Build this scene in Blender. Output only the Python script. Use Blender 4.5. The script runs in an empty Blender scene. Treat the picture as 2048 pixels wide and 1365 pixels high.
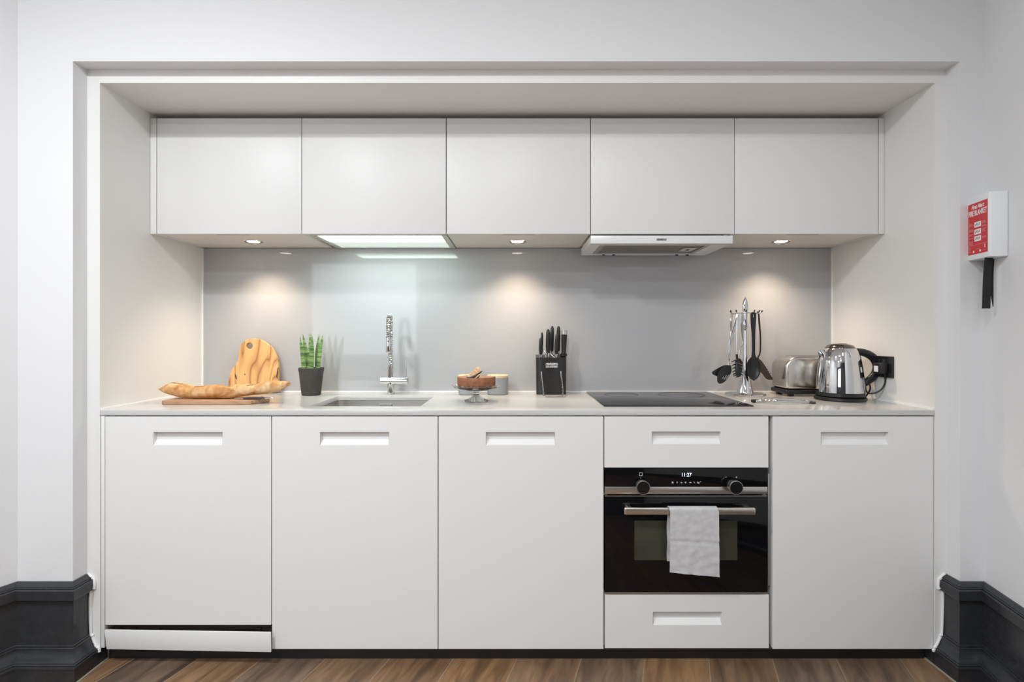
import bpy, bmesh, math, random
from mathutils import Vector, Matrix
random.seed(7)
PI = math.pi
COL = bpy.context.scene.collection
F = 1020.0; VX = 1033.0; VY = 672.0
H = 1.19                      # camera height
WT = H - 0.2686               # worktop surface
XL, XR = -1.502, 1.509        # alcove side walls
YF, YD, YU, YB = 1.839, 1.843, 2.089, 2.439   # alcove front, base door face, wall-unit door face, splashback face

def X(px, d): return (px - VX) * d / F
def Z(py, d): return H - (py - VY) * d / F
def P(px, py, d): return Vector((X(px, d), d, Z(py, d)))
def dW(py): return F * (H - WT) / (py - VY)       # distance of a contact point on the worktop

# ------------------------------------------------------------------ materials
def new_mat(name):
    m = bpy.data.materials.new(name); m.use_nodes = True
    nt = m.node_tree; b = nt.nodes['Principled BSDF']
    return m, nt, b
def setp(b, **k):
    for n, v in k.items():
        b.inputs[n.replace('_', ' ')].default_value = v
def mat(name, col, rough=.5, metal=0, bump=0, bscale=60, vary=0, vscale=8, coat=0, **k):
    m, nt, b = new_mat(name)
    b.inputs['Base Color'].default_value = (*col, 1)
    b.inputs['Roughness'].default_value = rough
    b.inputs['Metallic'].default_value = metal
    if coat:
        b.inputs['Coat Weight'].default_value = coat; b.inputs['Coat Roughness'].default_value = .02
    for n, v in k.items(): b.inputs[n.replace('_', ' ')].default_value = v
    tc = nt.nodes.new('ShaderNodeTexCoord')
    if vary:
        n = nt.nodes.new('ShaderNodeTexNoise'); n.inputs['Scale'].default_value = vscale; n.inputs['Detail'].default_value = 5
        nt.links.new(tc.outputs['Object'], n.inputs['Vector'])
        r = nt.nodes.new('ShaderNodeValToRGB')
        r.color_ramp.elements[0].position = .3; r.color_ramp.elements[1].position = .7
        r.color_ramp.elements[0].color = (*[c * (1 - vary) for c in col], 1)
        r.color_ramp.elements[1].color = (*[min(1, c * (1 + vary)) for c in col], 1)
        nt.links.new(n.outputs['Fac'], r.inputs['Fac']); nt.links.new(r.outputs['Color'], b.inputs['Base Color'])
    if bump:
        n = nt.nodes.new('ShaderNodeTexNoise'); n.inputs['Scale'].default_value = bscale; n.inputs['Detail'].default_value = 3
        nt.links.new(tc.outputs['Object'], n.inputs['Vector'])
        bp = nt.nodes.new('ShaderNodeBump'); bp.inputs['Strength'].default_value = bump; bp.inputs['Distance'].default_value = .002
        nt.links.new(n.outputs['Fac'], bp.inputs['Height']); nt.links.new(bp.outputs['Normal'], b.inputs['Normal'])
    return m
def emit(name, col, s, base=(0, 0, 0)):
    m, nt, b = new_mat(name)
    b.inputs['Base Color'].default_value = (*base, 1); b.inputs['Roughness'].default_value = .4
    b.inputs['Emission Color'].default_value = (*col, 1); b.inputs['Emission Strength'].default_value = s
    return m
M = {}
M['wall'] = mat('wall_paint', (.76, .765, .78), .6, bump=.05, bscale=90)
M['alcove'] = mat('alcove_paint', (.80, .80, .79), .45, bump=.03, bscale=90)
M['ceil'] = mat('ceiling_paint', (.82, .82, .82), .7, bump=.03)
M['darkwall'] = mat('rear_wall_darkened', (.035, .035, .038), .6, bump=.03)  # unseen rear wall made dark so oven and kettle mirror a dark room
M['skirt'] = mat('charcoal_skirting_paint', (.032, .034, .038), .27, bump=.12, bscale=120, vary=.12, vscale=30)
M['caulk'] = mat('white_caulk', (.86, .86, .86), .5, bump=.4, bscale=60)
M['door'] = mat('white_door_lacquer', (.79, .79, .785), .42, bump=.02, bscale=200)
M['carc'] = mat('white_carcass', (.72, .71, .68), .5, bump=.02)
M['under'] = mat('white_cabinet_underside', (.76, .74, .69), .4, bump=.02)
M['dark'] = mat('dark_recess', (.02, .02, .02), .6, bump=.05)  # near-black that stands for the shade in grooves and slots
M['plinth'] = mat('plinth_shade_black', (.016, .016, .017), .35, bump=.05)  # near-black also carries the floor shade under the doors
M['splash'] = mat('grey_glass_splashback', (.43, .435, .45), .5, bump=.01, bscale=6, coat=.8, Specular_IOR_Level=.25)
M['stone'] = mat('pale_quartz_worktop', (.59, .585, .57), .16, vary=.03, vscale=300, bump=.01, bscale=300)
M['steel'] = mat('brushed_steel', (.62, .61, .59), .3, 1, bump=.05, bscale=200)
M['steel_dk'] = mat('satin_steel_sink', (.60, .58, .56), .32, 1, bump=.05, bscale=200)
M['chrome'] = mat('chrome', (.70, .70, .71), .06, 1, bump=.01, bscale=40)
M['black'] = mat('black_plastic', (.012, .012, .013), .38, bump=.05, bscale=200)
M['blackgloss'] = mat('black_gloss', (.008, .008, .009), .12, bump=.01)
M['glassblk'] = mat('black_oven_glass', (.004, .004, .005), .05, bump=.004, bscale=5, Specular_IOR_Level=.32)
M['glasshob'] = mat('black_hob_glass', (.018, .018, .020), .12, bump=.004, bscale=5)
M['pane'] = mat('oven_window_reflection', (.045, .047, .034), .08, vary=.3, vscale=5)  # olive tint puts the reflections in the inner glass into the colour
M['white'] = mat('white_print', (.85, .85, .85), .5, bump=.01)
M['whitegloss'] = mat('white_hood_enamel', (.80, .81, .82), .25, bump=.01)
M['hoodgrey'] = mat('hood_underside', (.62, .62, .60), .4, bump=.02)
M['red'] = mat('red_label', (.62, .028, .035), .4, vary=.06, vscale=40)
M['plasticw'] = mat('white_plastic_box', (.80, .83, .85), .3, bump=.01)
M['strap'] = mat('black_webbing', (.012, .012, .012), .8, bump=.6, bscale=500)
M['pot'] = mat('charcoal_clay_pot', (.055, .052, .05), .75, bump=.3, bscale=120, vary=.15, vscale=40)
M['soil'] = mat('soil', (.03, .02, .012), .9, bump=1, bscale=150)
M['cangrey'] = mat('grey_ceramic', (.32, .33, .34), .4, bump=.02)
M['lidwood'] = mat('pale_wood_lid', (.72, .56, .36), .5, vary=.1, vscale=60)
M['cake'] = mat('chocolate_cake', (.29, .115, .055), .6, vary=.25, vscale=60, bump=.5, bscale=150)
M['caketop'] = mat('cake_top_glaze', (.36, .17, .08), .35, vary=.25, vscale=70, bump=.4, bscale=90)
M['figskin'] = mat('fig_skin', (.02, .008, .014), .4, vary=.3, vscale=60)
M['figflesh'] = mat('fig_flesh', (.82, .48, .28), .5, vary=.3, vscale=120, bump=.4, bscale=200)
M['figrim'] = mat('fig_rim', (.80, .72, .45), .5, vary=.1)
M['brownhead'] = mat('brown_black_plastic', (.035, .024, .016), .4, bump=.1)
M['glow_warm'] = emit('lamp_warm', (1, .86, .66), 14)
M['glow_digit'] = emit('display_digits', (.75, .85, 1), 2.2)
M['glow_icon'] = emit('display_icons', (.9, .9, .9), .45)
M['rim'] = mat('lamp_rim_nickel', (.55, .53, .5), .3, 1, bump=.01)

def glass_mat():
    m, nt, b = new_mat('clear_glass')
    setp(b, Base_Color=(.97, .985, .96, 1), Roughness=.03, IOR=1.45, Transmission_Weight=1.0)
    return m
M['glass'] = glass_mat()

def diffuser_mat():            # frosted glass lit by a tube near the front edge
    m, nt, b = new_mat('frosted_light_panel')
    tc = nt.nodes.new('ShaderNodeTexCoord'); sp = nt.nodes.new('ShaderNodeSeparateXYZ')
    nt.links.new(tc.outputs['Object'], sp.inputs[0])
    r = nt.nodes.new('ShaderNodeMapRange')
    r.inputs['From Min'].default_value = 2.17; r.inputs['From Max'].default_value = 2.29
    r.inputs['To Min'].default_value = 17; r.inputs['To Max'].default_value = .62
    nt.links.new(sp.outputs['Y'], r.inputs['Value']); nt.links.new(r.outputs[0], b.inputs['Emission Strength'])
    setp(b, Base_Color=(.35, .38, .36, 1), Roughness=.3, Emission_Color=(.86, 1, .93, 1))
    return m
M['diffuser'] = diffuser_mat()

def wood_mat(name, stops, axis='X', scale=1.0, dist=6, rings=14, rough=.45, bump=.1):
    m, nt, b = new_mat(name)
    tc = nt.nodes.new('ShaderNodeTexCoord'); mp = nt.nodes.new('ShaderNodeMapping')
    nt.links.new(tc.outputs['Object'], mp.inputs['Vector'])
    s = {'X': (.18, 1, 1), 'Z': (1, 1, .18)}[axis]
    mp.inputs['Scale'].default_value = [v * scale for v in s]
    n = nt.nodes.new('ShaderNodeTexNoise'); n.inputs['Scale'].default_value = rings; n.inputs['Detail'].default_value = 2
    n.inputs['Distortion'].default_value = .25
    nt.links.new(mp.outputs[0], n.inputs['Vector'])
    ml = nt.nodes.new('ShaderNodeMath'); ml.operation = 'MULTIPLY'; ml.inputs[1].default_value = dist
    fr = nt.nodes.new('ShaderNodeMath'); fr.operation = 'FRACT'
    nt.links.new(n.outputs['Fac'], ml.inputs[0]); nt.links.new(ml.outputs[0], fr.inputs[0])
    cr = nt.nodes.new('ShaderNodeValToRGB'); e = cr.color_ramp.elements
    e[0].position, e[0].color = stops[0][0], (*stops[0][1], 1); e[1].position, e[1].color = stops[1][0], (*stops[1][1], 1)
    for p_, c_ in stops[2:]:
        q = e.new(p_); q.color = (*c_, 1)
    nt.links.new(fr.outputs[0], cr.inputs['Fac']); nt.links.new(cr.outputs['Color'], b.inputs['Base Color'])
    b.inputs['Roughness'].default_value = rough
    bp = nt.nodes.new('ShaderNodeBump'); bp.inputs['Strength'].default_value = bump; bp.inputs['Distance'].default_value = .001
    nt.links.new(fr.outputs[0], bp.inputs['Height']); nt.links.new(bp.outputs['Normal'], b.inputs['Normal'])
    return m
M['olive'] = wood_mat('olive_wood', [(0, (.28, .11, .03)), (.10, (.58, .30, .11)), (.5, (.72, .44, .18)), (.85, (.66, .38, .15)), (1, (.45, .20, .06))], 'Z', 1, 12, 7)
M['boardwood'] = wood_mat('board_wood', [(0, (.36, .19, .10)), (.3, (.50, .29, .17)), (1, (.42, .23, .13))], 'X', 1, 6, 20)

def bread_mat():
    m, nt, b = new_mat('baguette_crust')
    tc = nt.nodes.new('ShaderNodeTexCoord')
    n1 = nt.nodes.new('ShaderNodeTexNoise'); n1.inputs['Scale'].default_value = 22; n1.inputs['Detail'].default_value = 6; n1.inputs['Distortion'].default_value = .5
    n2 = nt.nodes.new('ShaderNodeTexNoise'); n2.inputs['Scale'].default_value = 130; n2.inputs['Detail'].default_value = 5
    for n in (n1, n2): nt.links.new(tc.outputs['Object'], n.inputs['Vector'])
    cr = nt.nodes.new('ShaderNodeValToRGB'); e = cr.color_ramp.elements
    e[0].position, e[0].color = .34, (.40, .165, .05, 1); e[1].position, e[1].color = .70, (.82, .62, .38, 1)
    q = e.new(.5); q.color = (.60, .32, .12, 1)
    nt.links.new(n1.outputs['Fac'], cr.inputs['Fac']); nt.links.new(cr.outputs['Color'], b.inputs['Base Color'])
    bp = nt.nodes.new('ShaderNodeBump'); bp.inputs['Strength'].default_value = .5; bp.inputs['Distance'].default_value = .002
    nt.links.new(n2.outputs['Fac'], bp.inputs['Height']); nt.links.new(bp.outputs['Normal'], b.inputs['Normal'])
    b.inputs['Roughness'].default_value = .65
    return m
M['bread'] = bread_mat()
M['knot'] = mat('dark_knot', (.06, .025, .01), .7, bump=.3)

def leaf_mat():
    m, nt, b = new_mat('snake_plant_leaf')
    tc = nt.nodes.new('ShaderNodeTexCoord')
    mp = nt.nodes.new('ShaderNodeMapping'); mp.inputs['Scale'].default_value = (12, 12, 95)
    n = nt.nodes.new('ShaderNodeTexNoise'); n.inputs['Scale'].default_value = 1; n.inputs['Detail'].default_value = 3; n.inputs['Distortion'].default_value = .8
    nt.links.new(tc.outputs['Object'], mp.inputs[0]); nt.links.new(mp.outputs[0], n.inputs['Vector'])
    cr = nt.nodes.new('ShaderNodeValToRGB'); e = cr.color_ramp.elements
    e[0].position, e[0].color = .35, (.035, .12, .03, 1); e[1].position, e[1].color = .68, (.32, .50, .17, 1)
    nt.links.new(n.outputs['Fac'], cr.inputs['Fac']); nt.links.new(cr.outputs['Color'], b.inputs['Base Color'])
    b.inputs['Roughness'].default_value = .4
    return m
M['leaf'] = leaf_mat()

def cloth_mat():
    m, nt, b = new_mat('grey_linen_towel')
    tc = nt.nodes.new('ShaderNodeTexCoord')
    n = nt.nodes.new('ShaderNodeTexNoise'); n.inputs['Scale'].default_value = 45; n.inputs['Detail'].default_value = 8
    nt.links.new(tc.outputs['Object'], n.inputs['Vector'])
    cr = nt.nodes.new('ShaderNodeValToRGB'); e = cr.color_ramp.elements
    e[0].position, e[0].color = .3, (.50, .50, .51, 1); e[1].position, e[1].color = .7, (.60, .60, .61, 1)
    nt.links.new(n.outputs['Fac'], cr.inputs['Fac']); nt.links.new(cr.outputs['Color'], b.inputs['Base Color'])
    w = nt.nodes.new('ShaderNodeTexNoise'); w.inputs['Scale'].default_value = 900
    nt.links.new(tc.outputs['Object'], w.inputs['Vector'])
    bp = nt.nodes.new('ShaderNodeBump'); bp.inputs['Strength'].default_value = .5; bp.inputs['Distance'].default_value = .001
    nt.links.new(w.outputs['Fac'], bp.inputs['Height']); nt.links.new(bp.outputs['Normal'], b.inputs['Normal'])
    b.inputs['Roughness'].default_value = .95
    return m
M['cloth'] = cloth_mat()

def filter_mat():
    m, nt, b = new_mat('hood_filter_mesh')
    tc = nt.nodes.new('ShaderNodeTexCoord')
    ck = nt.nodes.new('ShaderNodeTexChecker'); ck.inputs['Scale'].default_value = 160
    ck.inputs['Color1'].default_value = (.42, .38, .33, 1); ck.inputs['Color2'].default_value = (.16, .14, .12, 1)
    nt.links.new(tc.outputs['Object'], ck.inputs['Vector']); nt.links.new(ck.outputs['Color'], b.inputs['Base Color'])
    b.inputs['Metallic'].default_value = .6; b.inputs['Roughness'].default_value = .45
    return m
M['filter'] = filter_mat()

def floor_mat():
    m, nt, b = new_mat('oak_plank_floor')
    N, L = nt.nodes.new, nt.links.new
    def math_(op, a, b_=None, c=None):
        n = N('ShaderNodeMath'); n.operation = op
        for i, v in enumerate((a, b_, c)):
            if v is None: continue
            if isinstance(v, (int, float)): n.inputs[i].default_value = v
            else: L(v, n.inputs[i])
        return n.outputs[0]
    tc = N('ShaderNodeTexCoord'); sp = N('ShaderNodeSeparateXYZ'); L(tc.outputs['Object'], sp.inputs[0])
    ang = math.radians(17.5); c, s = math.cos(ang), math.sin(ang)
    y0 = math_('SUBTRACT', sp.outputs['Y'], 1.87)
    u = math_('SUBTRACT', math_('MULTIPLY', sp.outputs['X'], c), math_('MULTIPLY', y0, s))   # across the planks
    v = math_('ADD', math_('MULTIPLY', sp.outputs['X'], s), math_('MULTIPLY', y0, c))        # along the planks
    uw = math_('DIVIDE', u, .224)
    idx = math_('FLOOR', uw); fr = math_('FRACT', uw)
    edge = math_('MINIMUM', fr, math_('SUBTRACT', 1.0, fr))
    seam = math_('LESS_THAN', edge, .009)
    wn = N('ShaderNodeTexWhiteNoise'); wn.noise_dimensions = '1D'; L(math_('ADD', idx, 3.7), wn.inputs['W'])
    cb = N('ShaderNodeCombineXYZ')
    L(math_('MULTIPLY', u, 1.0), cb.inputs[0]); L(math_('ADD', math_('MULTIPLY', v, .16), math_('MULTIPLY', wn.outputs['Value'], 9)), cb.inputs[1]); L(math_('MULTIPLY', idx, 1.3), cb.inputs[2])
    n1 = N('ShaderNodeTexNoise'); n1.inputs['Scale'].default_value = 28; n1.inputs['Detail'].default_value = 6; n1.inputs['Distortion'].default_value = .8; L(cb.outputs[0], n1.inputs['Vector'])
    n2 = N('ShaderNodeTexNoise'); n2.inputs['Scale'].default_value = 7; n2.inputs['Detail'].default_value = 3; L(cb.outputs[0], n2.inputs['Vector'])
    cr = N('ShaderNodeValToRGB'); e = cr.color_ramp.elements
    e[0].position, e[0].color = .30, (.060, .036, .022, 1); e[1].position, e[1].color = .72, (.33, .215, .13, 1)
    q = e.new(.5); q.color = (.19, .115, .068, 1)
    L(math_('ADD', math_('MULTIPLY', n1.outputs['Fac'], .55), math_('MULTIPLY', n2.outputs['Fac'], .45)), cr.inputs['Fac'])
    hv = N('ShaderNodeHueSaturation')
    L(cr.outputs['Color'], hv.inputs['Color']); L(math_('ADD', .8, math_('MULTIPLY', wn.outputs['Value'], .4)), hv.inputs['Value'])
    L(math_('ADD', .85, math_('MULTIPLY', wn.outputs['Value'], .3)), hv.inputs['Saturation'])
    mx = N('ShaderNodeMix'); mx.data_type = 'RGBA'; L(seam, mx.inputs[0]); L(hv.outputs[0], mx.inputs[6]); mx.inputs[7].default_value = (.30, .22, .15, 1)
    L(mx.outputs[2], b.inputs['Base Color'])
    b.inputs['Roughness'].default_value = .42
    bp = N('ShaderNodeBump'); bp.inputs['Strength'].default_value = .15; bp.inputs['Distance'].default_value = .001
    L(n1.outputs['Fac'], bp.inputs['Height']); L(bp.outputs['Normal'], b.inputs['Normal'])
    return m
M['floor'] = floor_mat()

# ------------------------------------------------------------------ mesh helpers
class MB:
    def __init__(s): s.bm = bmesh.new()
    def box(s, x0, x1, y0, y1, z0, z1, bev=0, seg=2):
        t = bmesh.new(); bmesh.ops.create_cube(t, size=1)
        for v in t.verts: v.co = Vector(((x0 + x1) / 2 + v.co.x * (x1 - x0), (y0 + y1) / 2 + v.co.y * (y1 - y0), (z0 + z1) / 2 + v.co.z * (z1 - z0)))
        if bev: bmesh.ops.bevel(t, geom=list(t.edges), offset=bev, segments=seg, affect='EDGES', profile=.5)
        return s.add(t)
    def add(s, t):
        me = bpy.data.meshes.new('tmp'); t.to_mesh(me); t.free(); s.bm.from_mesh(me); bpy.data.meshes.remove(me); return s
    def addmesh(s, me, mx=None):
        t = bmesh.new(); t.from_mesh(me)
        if mx is not None: bmesh.ops.transform(t, matrix=mx, verts=list(t.verts))
        return s.add(t)
    def lathe(s, prof, c=(0, 0, 0), n=48, sy=1.0, cap=True, axis=None):
        t = bmesh.new(); rings = []
        for r, z in prof:
            if r < 1e-6: rings.append([t.verts.new((0, 0, z))])
            else: rings.append([t.verts.new((r * math.cos(2 * PI * i / n), sy * r * math.sin(2 * PI * i / n), z)) for i in range(n)])
        for a, b in zip(rings, rings[1:]):
            if len(a) == 1 and len(b) == 1: continue
            for i in range(n):
                j = (i + 1) % n
                if len(a) == 1: t.faces.new((a[0], b[j], b[i]))
                elif len(b) == 1: t.faces.new((a[i], a[j], b[0]))
                else: t.faces.new((a[i], a[j], b[j], b[i]))
        if cap:
            for r in (rings[0], rings[-1]):
                if len(r) > 2: t.faces.new(r)
        mx = Matrix.Translation(c)
        if axis is not None: mx = mx @ Vector((0, 0, 1)).rotation_difference(Vector(axis).normalized()).to_matrix().to_4x4()
        bmesh.ops.transform(t, matrix=mx, verts=list(t.verts))
        bmesh.ops.recalc_face_normals(t, faces=list(t.faces))
        return s.add(t)
    def tube(s, pts, rad, n=12, flat=None, closed=False):
        """flat = (vector, factor): squash the section along that vector"""
        pts = [Vector(p) for p in pts]; t = bmesh.new(); rings = []; N = len(pts)
        rads = rad if isinstance(rad, (list, tuple)) else [rad] * N
        prev = None
        for i, p in enumerate(pts):
            if closed: d = pts[(i + 1) % N] - pts[i - 1]
            else: d = pts[min(i + 1, N - 1)] - pts[max(i - 1, 0)]
            d.normalize()
            if prev is None:
                a = Vector((0, 0, 1)) if abs(d.z) < .9 else Vector((1, 0, 0))
                u = d.cross(a).normalized()
            else:
                u = (prev - d * prev.dot(d)).normalized()
            prev = u; w = d.cross(u)
            ring = []
            for k in range(n):
                o = (u * math.cos(2 * PI * k / n) + w * math.sin(2 * PI * k / n)) * rads[i]
                if flat: fv = Vector(flat[0]).normalized(); o -= fv * o.dot(fv) * (1 - flat[1])
                ring.append(t.verts.new(p + o))
            rings.append(ring)
        pr = list(zip(rings, rings[1:])) + ([(rings[-1], rings[0])] if closed else [])
        for a, b in pr:
            for k in range(n): t.faces.new((a[k], a[(k + 1) % n], b[(k + 1) % n], b[k]))
        if not closed: t.faces.new(rings[0][::-1]); t.faces.new(rings[-1])
        bmesh.ops.recalc_face_normals(t, faces=list(t.faces))
        return s.add(t)
    def prism(s, poly, vec, bev=0, seg=2):
        t = bmesh.new(); vec = Vector(vec)
        a = [t.verts.new(Vector(p)) for p in poly]; b = [t.verts.new(Vector(p) + vec) for p in poly]
        n = len(a); t.faces.new(a); t.faces.new(b[::-1])
        for i in range(n): t.faces.new((a[i], b[i], b[(i + 1) % n], a[(i + 1) % n]))
        bmesh.ops.recalc_face_normals(t, faces=list(t.faces))
        if bev:
            es = [e for e in t.edges if e.calc_face_angle(0) > .5]
            bmesh.ops.bevel(t, geom=es, offset=bev, segments=seg, affect='EDGES', profile=.5)
        return s.add(t)
    def grid(s, pts, thick=0):      # pts[i][j]
        t = bmesh.new(); V = [[t.verts.new(p) for p in r] for r in pts]
        for i in range(len(V) - 1):
            for j in range(len(V[0]) - 1): t.faces.new((V[i][j], V[i][j + 1], V[i + 1][j + 1], V[i + 1][j]))
        if thick:
            bmesh.ops.recalc_face_normals(t, faces=list(t.faces))
            bmesh.ops.solidify(t, geom=list(t.faces), thickness=thick)
        return s.add(t)
    def ringplate(s, o, h, y0, y1, bev=0, horiz=False):
        """plate with a rectangular hole. o,h = (a0,a1,b0,b1); extends y0..y1 on the third axis"""
        def V(a, b, y): return (a, b, y) if horiz else (a, y, b)
        t = bmesh.new()
        def quad(r, y): return [t.verts.new(V(a, b, y)) for a, b in ((r[0], r[2]), (r[1], r[2]), (r[1], r[3]), (r[0], r[3]))]
        of, hf, ob, hb = quad(o, y0), quad(h, y0), quad(o, y1), quad(h, y1)
        for i in range(4):
            j = (i + 1) % 4
            t.faces.new((of[i], of[j], hf[j], hf[i])); t.faces.new((ob[i], hb[i], hb[j], ob[j]))
            t.faces.new((of[i], ob[i], ob[j], of[j])); t.faces.new((hf[i], hf[j], hb[j], hb[i]))
        bmesh.ops.recalc_face_normals(t, faces=list(t.faces))
        if bev:
            es = [e for e in t.edges if e.calc_face_angle(0) > .5]
            bmesh.ops.bevel(t, geom=es, offset=bev, segments=2, affect='EDGES', profile=.5)
        return s.add(t)
    def xform(s, mx): bmesh.ops.transform(s.bm, matrix=mx, verts=list(s.bm.verts)); return s
    def build(s, name, m, parent=None, smooth=35):
        me = bpy.data.meshes.new(name); s.bm.to_mesh(me); s.bm.free()
        if smooth:
            for p in me.polygons: p.use_smooth = True
            me.set_sharp_from_angle(angle=math.radians(smooth))
        me.materials.append(M[m] if isinstance(m, str) else m)
        o = bpy.data.objects.new(name, me); COL.objects.link(o)
        if parent is not None:
            o.parent = parent; o.matrix_parent_inverse = WM(parent).inverted()
        return o
def WM(o):
    m = o.matrix_basis.copy()
    return (WM(o.parent) @ o.matrix_parent_inverse @ m) if o.parent else m
def tag(o, label, cat, group=None):
    o['label'] = label; o['category'] = cat
    if group: o['group'] = group
    return o
def thing(name, label, cat, loc=(0, 0, 0), group=None):
    o = bpy.data.objects.new(name, None); COL.objects.link(o); o.location = loc; o.empty_display_size = .05
    return tag(o, label, cat, group)
def struct(o): o['kind'] = 'structure'; return o
def curve_mesh(splines, depth, bev=0):
    """flat filled outlines with holes (x,y), thickness 2*depth"""
    c = bpy.data.curves.new('c', 'CURVE'); c.dimensions = '2D'; c.fill_mode = 'BOTH'; c.extrude = depth; c.bevel_depth = bev; c.bevel_resolution = 2
    for sp in splines:
        q = c.splines.new('POLY'); q.points.add(len(sp) - 1); q.use_cyclic_u = True
        for k, (x, y) in enumerate(sp): q.points[k].co = (x, y, 0, 1)
    o = bpy.data.objects.new('c', c); me = bpy.data.meshes.new_from_object(o)
    bpy.data.objects.remove(o); bpy.data.curves.remove(c); return me
def text_mesh(txt, size, depth=.0003, shear=0, bold=0, width=None):
    c = bpy.data.curves.new('t', 'FONT'); c.body = txt; c.size = size; c.extrude = depth; c.align_x = 'CENTER'; c.align_y = 'CENTER'; c.shear = shear; c.offset = bold
    o = bpy.data.objects.new('t', c); me = bpy.data.meshes.new_from_object(o)
    bpy.data.objects.remove(o); bpy.data.curves.remove(c)
    if width:
        xs = [v.co.x for v in me.vertices]; k = width / (max(xs) - min(xs))
        for v in me.vertices: v.co.x *= k
    return me
FACE = Matrix.Rotation(PI / 2, 4, 'X')      # XY drawing -> upright, facing the camera (-Y)
def catmull(pts, k=6):
    out = []; n = len(pts); pts = [Vector(p) for p in pts]
    for i in range(n - 1):
        p0, p1, p2, p3 = pts[max(i - 1, 0)], pts[i], pts[i + 1], pts[min(i + 2, n - 1)]
        for j in range(k):
            t = j / k
            out.append(.5 * ((2 * p1) + (p2 - p0) * t + (2 * p0 - 5 * p1 + 4 * p2 - p3) * t * t + (3 * p1 - p0 - 3 * p2 + p3) * t ** 3))
    out.append(pts[-1]); return out
def lerp_list(vals, n):
    out = []
    for i in range(n):
        f = i / (n - 1) * (len(vals) - 1); a = int(min(f, len(vals) - 2)); out.append(vals[a] + (vals[a + 1] - vals[a]) * (f - a))
    return out

# ------------------------------------------------------------------ the room
CH = 2.72                                    # ceiling height
XO, ZO, YW = 1.548, H + .9585, 1.78          # outer opening half width, head height, wall face
LC, RC = (-1.741, YW), (1.632, YW)           # room corners at the kitchen wall
YR = -3.0
LR = (LC[0] - .47 * (YW - YR), YR); RR = (RC[0] - .20 * (YW - YR), YR)
m = MB(); m.box(-4.6, 2.2, YR - .1, 2.6, -.05, 0); struct(m.build('floor', 'floor', smooth=0))
m = MB(); m.box(-4.6, 2.2, YR - .1, 2.6, CH, CH + .06); struct(m.build('ceiling', 'ceil', smooth=0))
m = MB()
m.box(LC[0] - .15, -XO, YW, YF, 0, CH); m.box(XO, RC[0] + .12, YW, YF, 0, CH); m.box(-XO, XO, YW, YF, ZO, CH)
struct(m.build('wall_front', 'wall', smooth=0))
nl = Vector((-1, .47, 0)).normalized() * .1
m = MB(); m.prism([(LC[0], LC[1], 0), (LR[0], LR[1], 0), (LR[0] + nl.x, LR[1] + nl.y, 0), (LC[0] + nl.x, LC[1] + nl.y, 0)], (0, 0, CH))
struct(m.build('wall_left', 'wall', smooth=0))
nr = Vector((1, -.2, 0)).normalized() * .1
m = MB(); m.prism([(RC[0], RC[1], 0), (RR[0], RR[1], 0), (RR[0] + nr.x, RR[1] + nr.y, 0), (RC[0] + nr.x, RC[1] + nr.y, 0)], (0, 0, CH))
struct(m.build('wall_right', 'wall', smooth=0))
# unseen rear wall, dark for the reflections, with a tall window
WX0, WX1, WZ0, WZ1 = -3.2, -1.5, .85, 2.35
m = MB(); m.ringplate((LR[0] - .1, RR[0] + .2, 0, CH), (WX0, WX1, WZ0, WZ1), YR - .1, YR)
struct(m.build('wall_rear', 'darkwall', smooth=0))
m = MB(); m.ringplate((WX0, WX1, WZ0, WZ1), (WX0 + .06, WX1 - .06, WZ0 + .06, WZ1 - .06), YR - .08, YR - .02)
m.box((WX0 + WX1) / 2 - .02, (WX0 + WX1) / 2 + .02, YR - .07, YR - .03, WZ0 + .06, WZ1 - .06)
struct(m.build('window_1', 'white', smooth=0))
# alcove
m = MB(); m.box(-1.66, XL, YF, 2.50, .062, CH - .3); struct(m.build('wall_alcove_left', 'alcove', smooth=0))
m = MB(); m.box(XR, 1.70, YF, 2.50, .062, CH - .3); struct(m.build('wall_alcove_right', 'alcove', smooth=0))
m = MB(); m.box(XL, XR, YF, 2.50, H + .9125, CH - .3); struct(m.build('ceiling_alcove', 'alcove', smooth=0))
m = MB(); m.box(XL, XR, 2.447, 2.50, 0, H + .9125); struct(m.build('wall_alcove_back', 'alcove', smooth=0))

def sweep(path, prof, m):
    path = [Vector((x, y, 0)) for x, y in path]; n = len(path); rows = []
    def rn(a, b):
        d = (b - a).normalized(); return Vector((d.y, -d.x, 0))
    for i, p in enumerate(path):
        if i == 0: o = rn(path[0], path[1])
        elif i == n - 1: o = rn(path[-2], path[-1])
        else:
            a, b = rn(path[i - 1], p), rn(p, path[i + 1]); s_ = (a + b).normalized(); o = s_ / s_.dot(a)
        rows.append([p + o * t + Vector((0, 0, z)) for t, z in prof])
    t = bmesh.new(); V = [[t.verts.new(q) for q in r] for r in rows]; k = len(prof)
    for i in range(n - 1):
        for j in range(k): t.faces.new((V[i][j], V[i + 1][j], V[i + 1][(j + 1) % k], V[i][(j + 1) % k]))
    t.faces.new(V[0]); t.faces.new(V[-1][::-1])
    bmesh.ops.recalc_face_normals(t, faces=list(t.faces)); m.add(t); return rows
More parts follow.
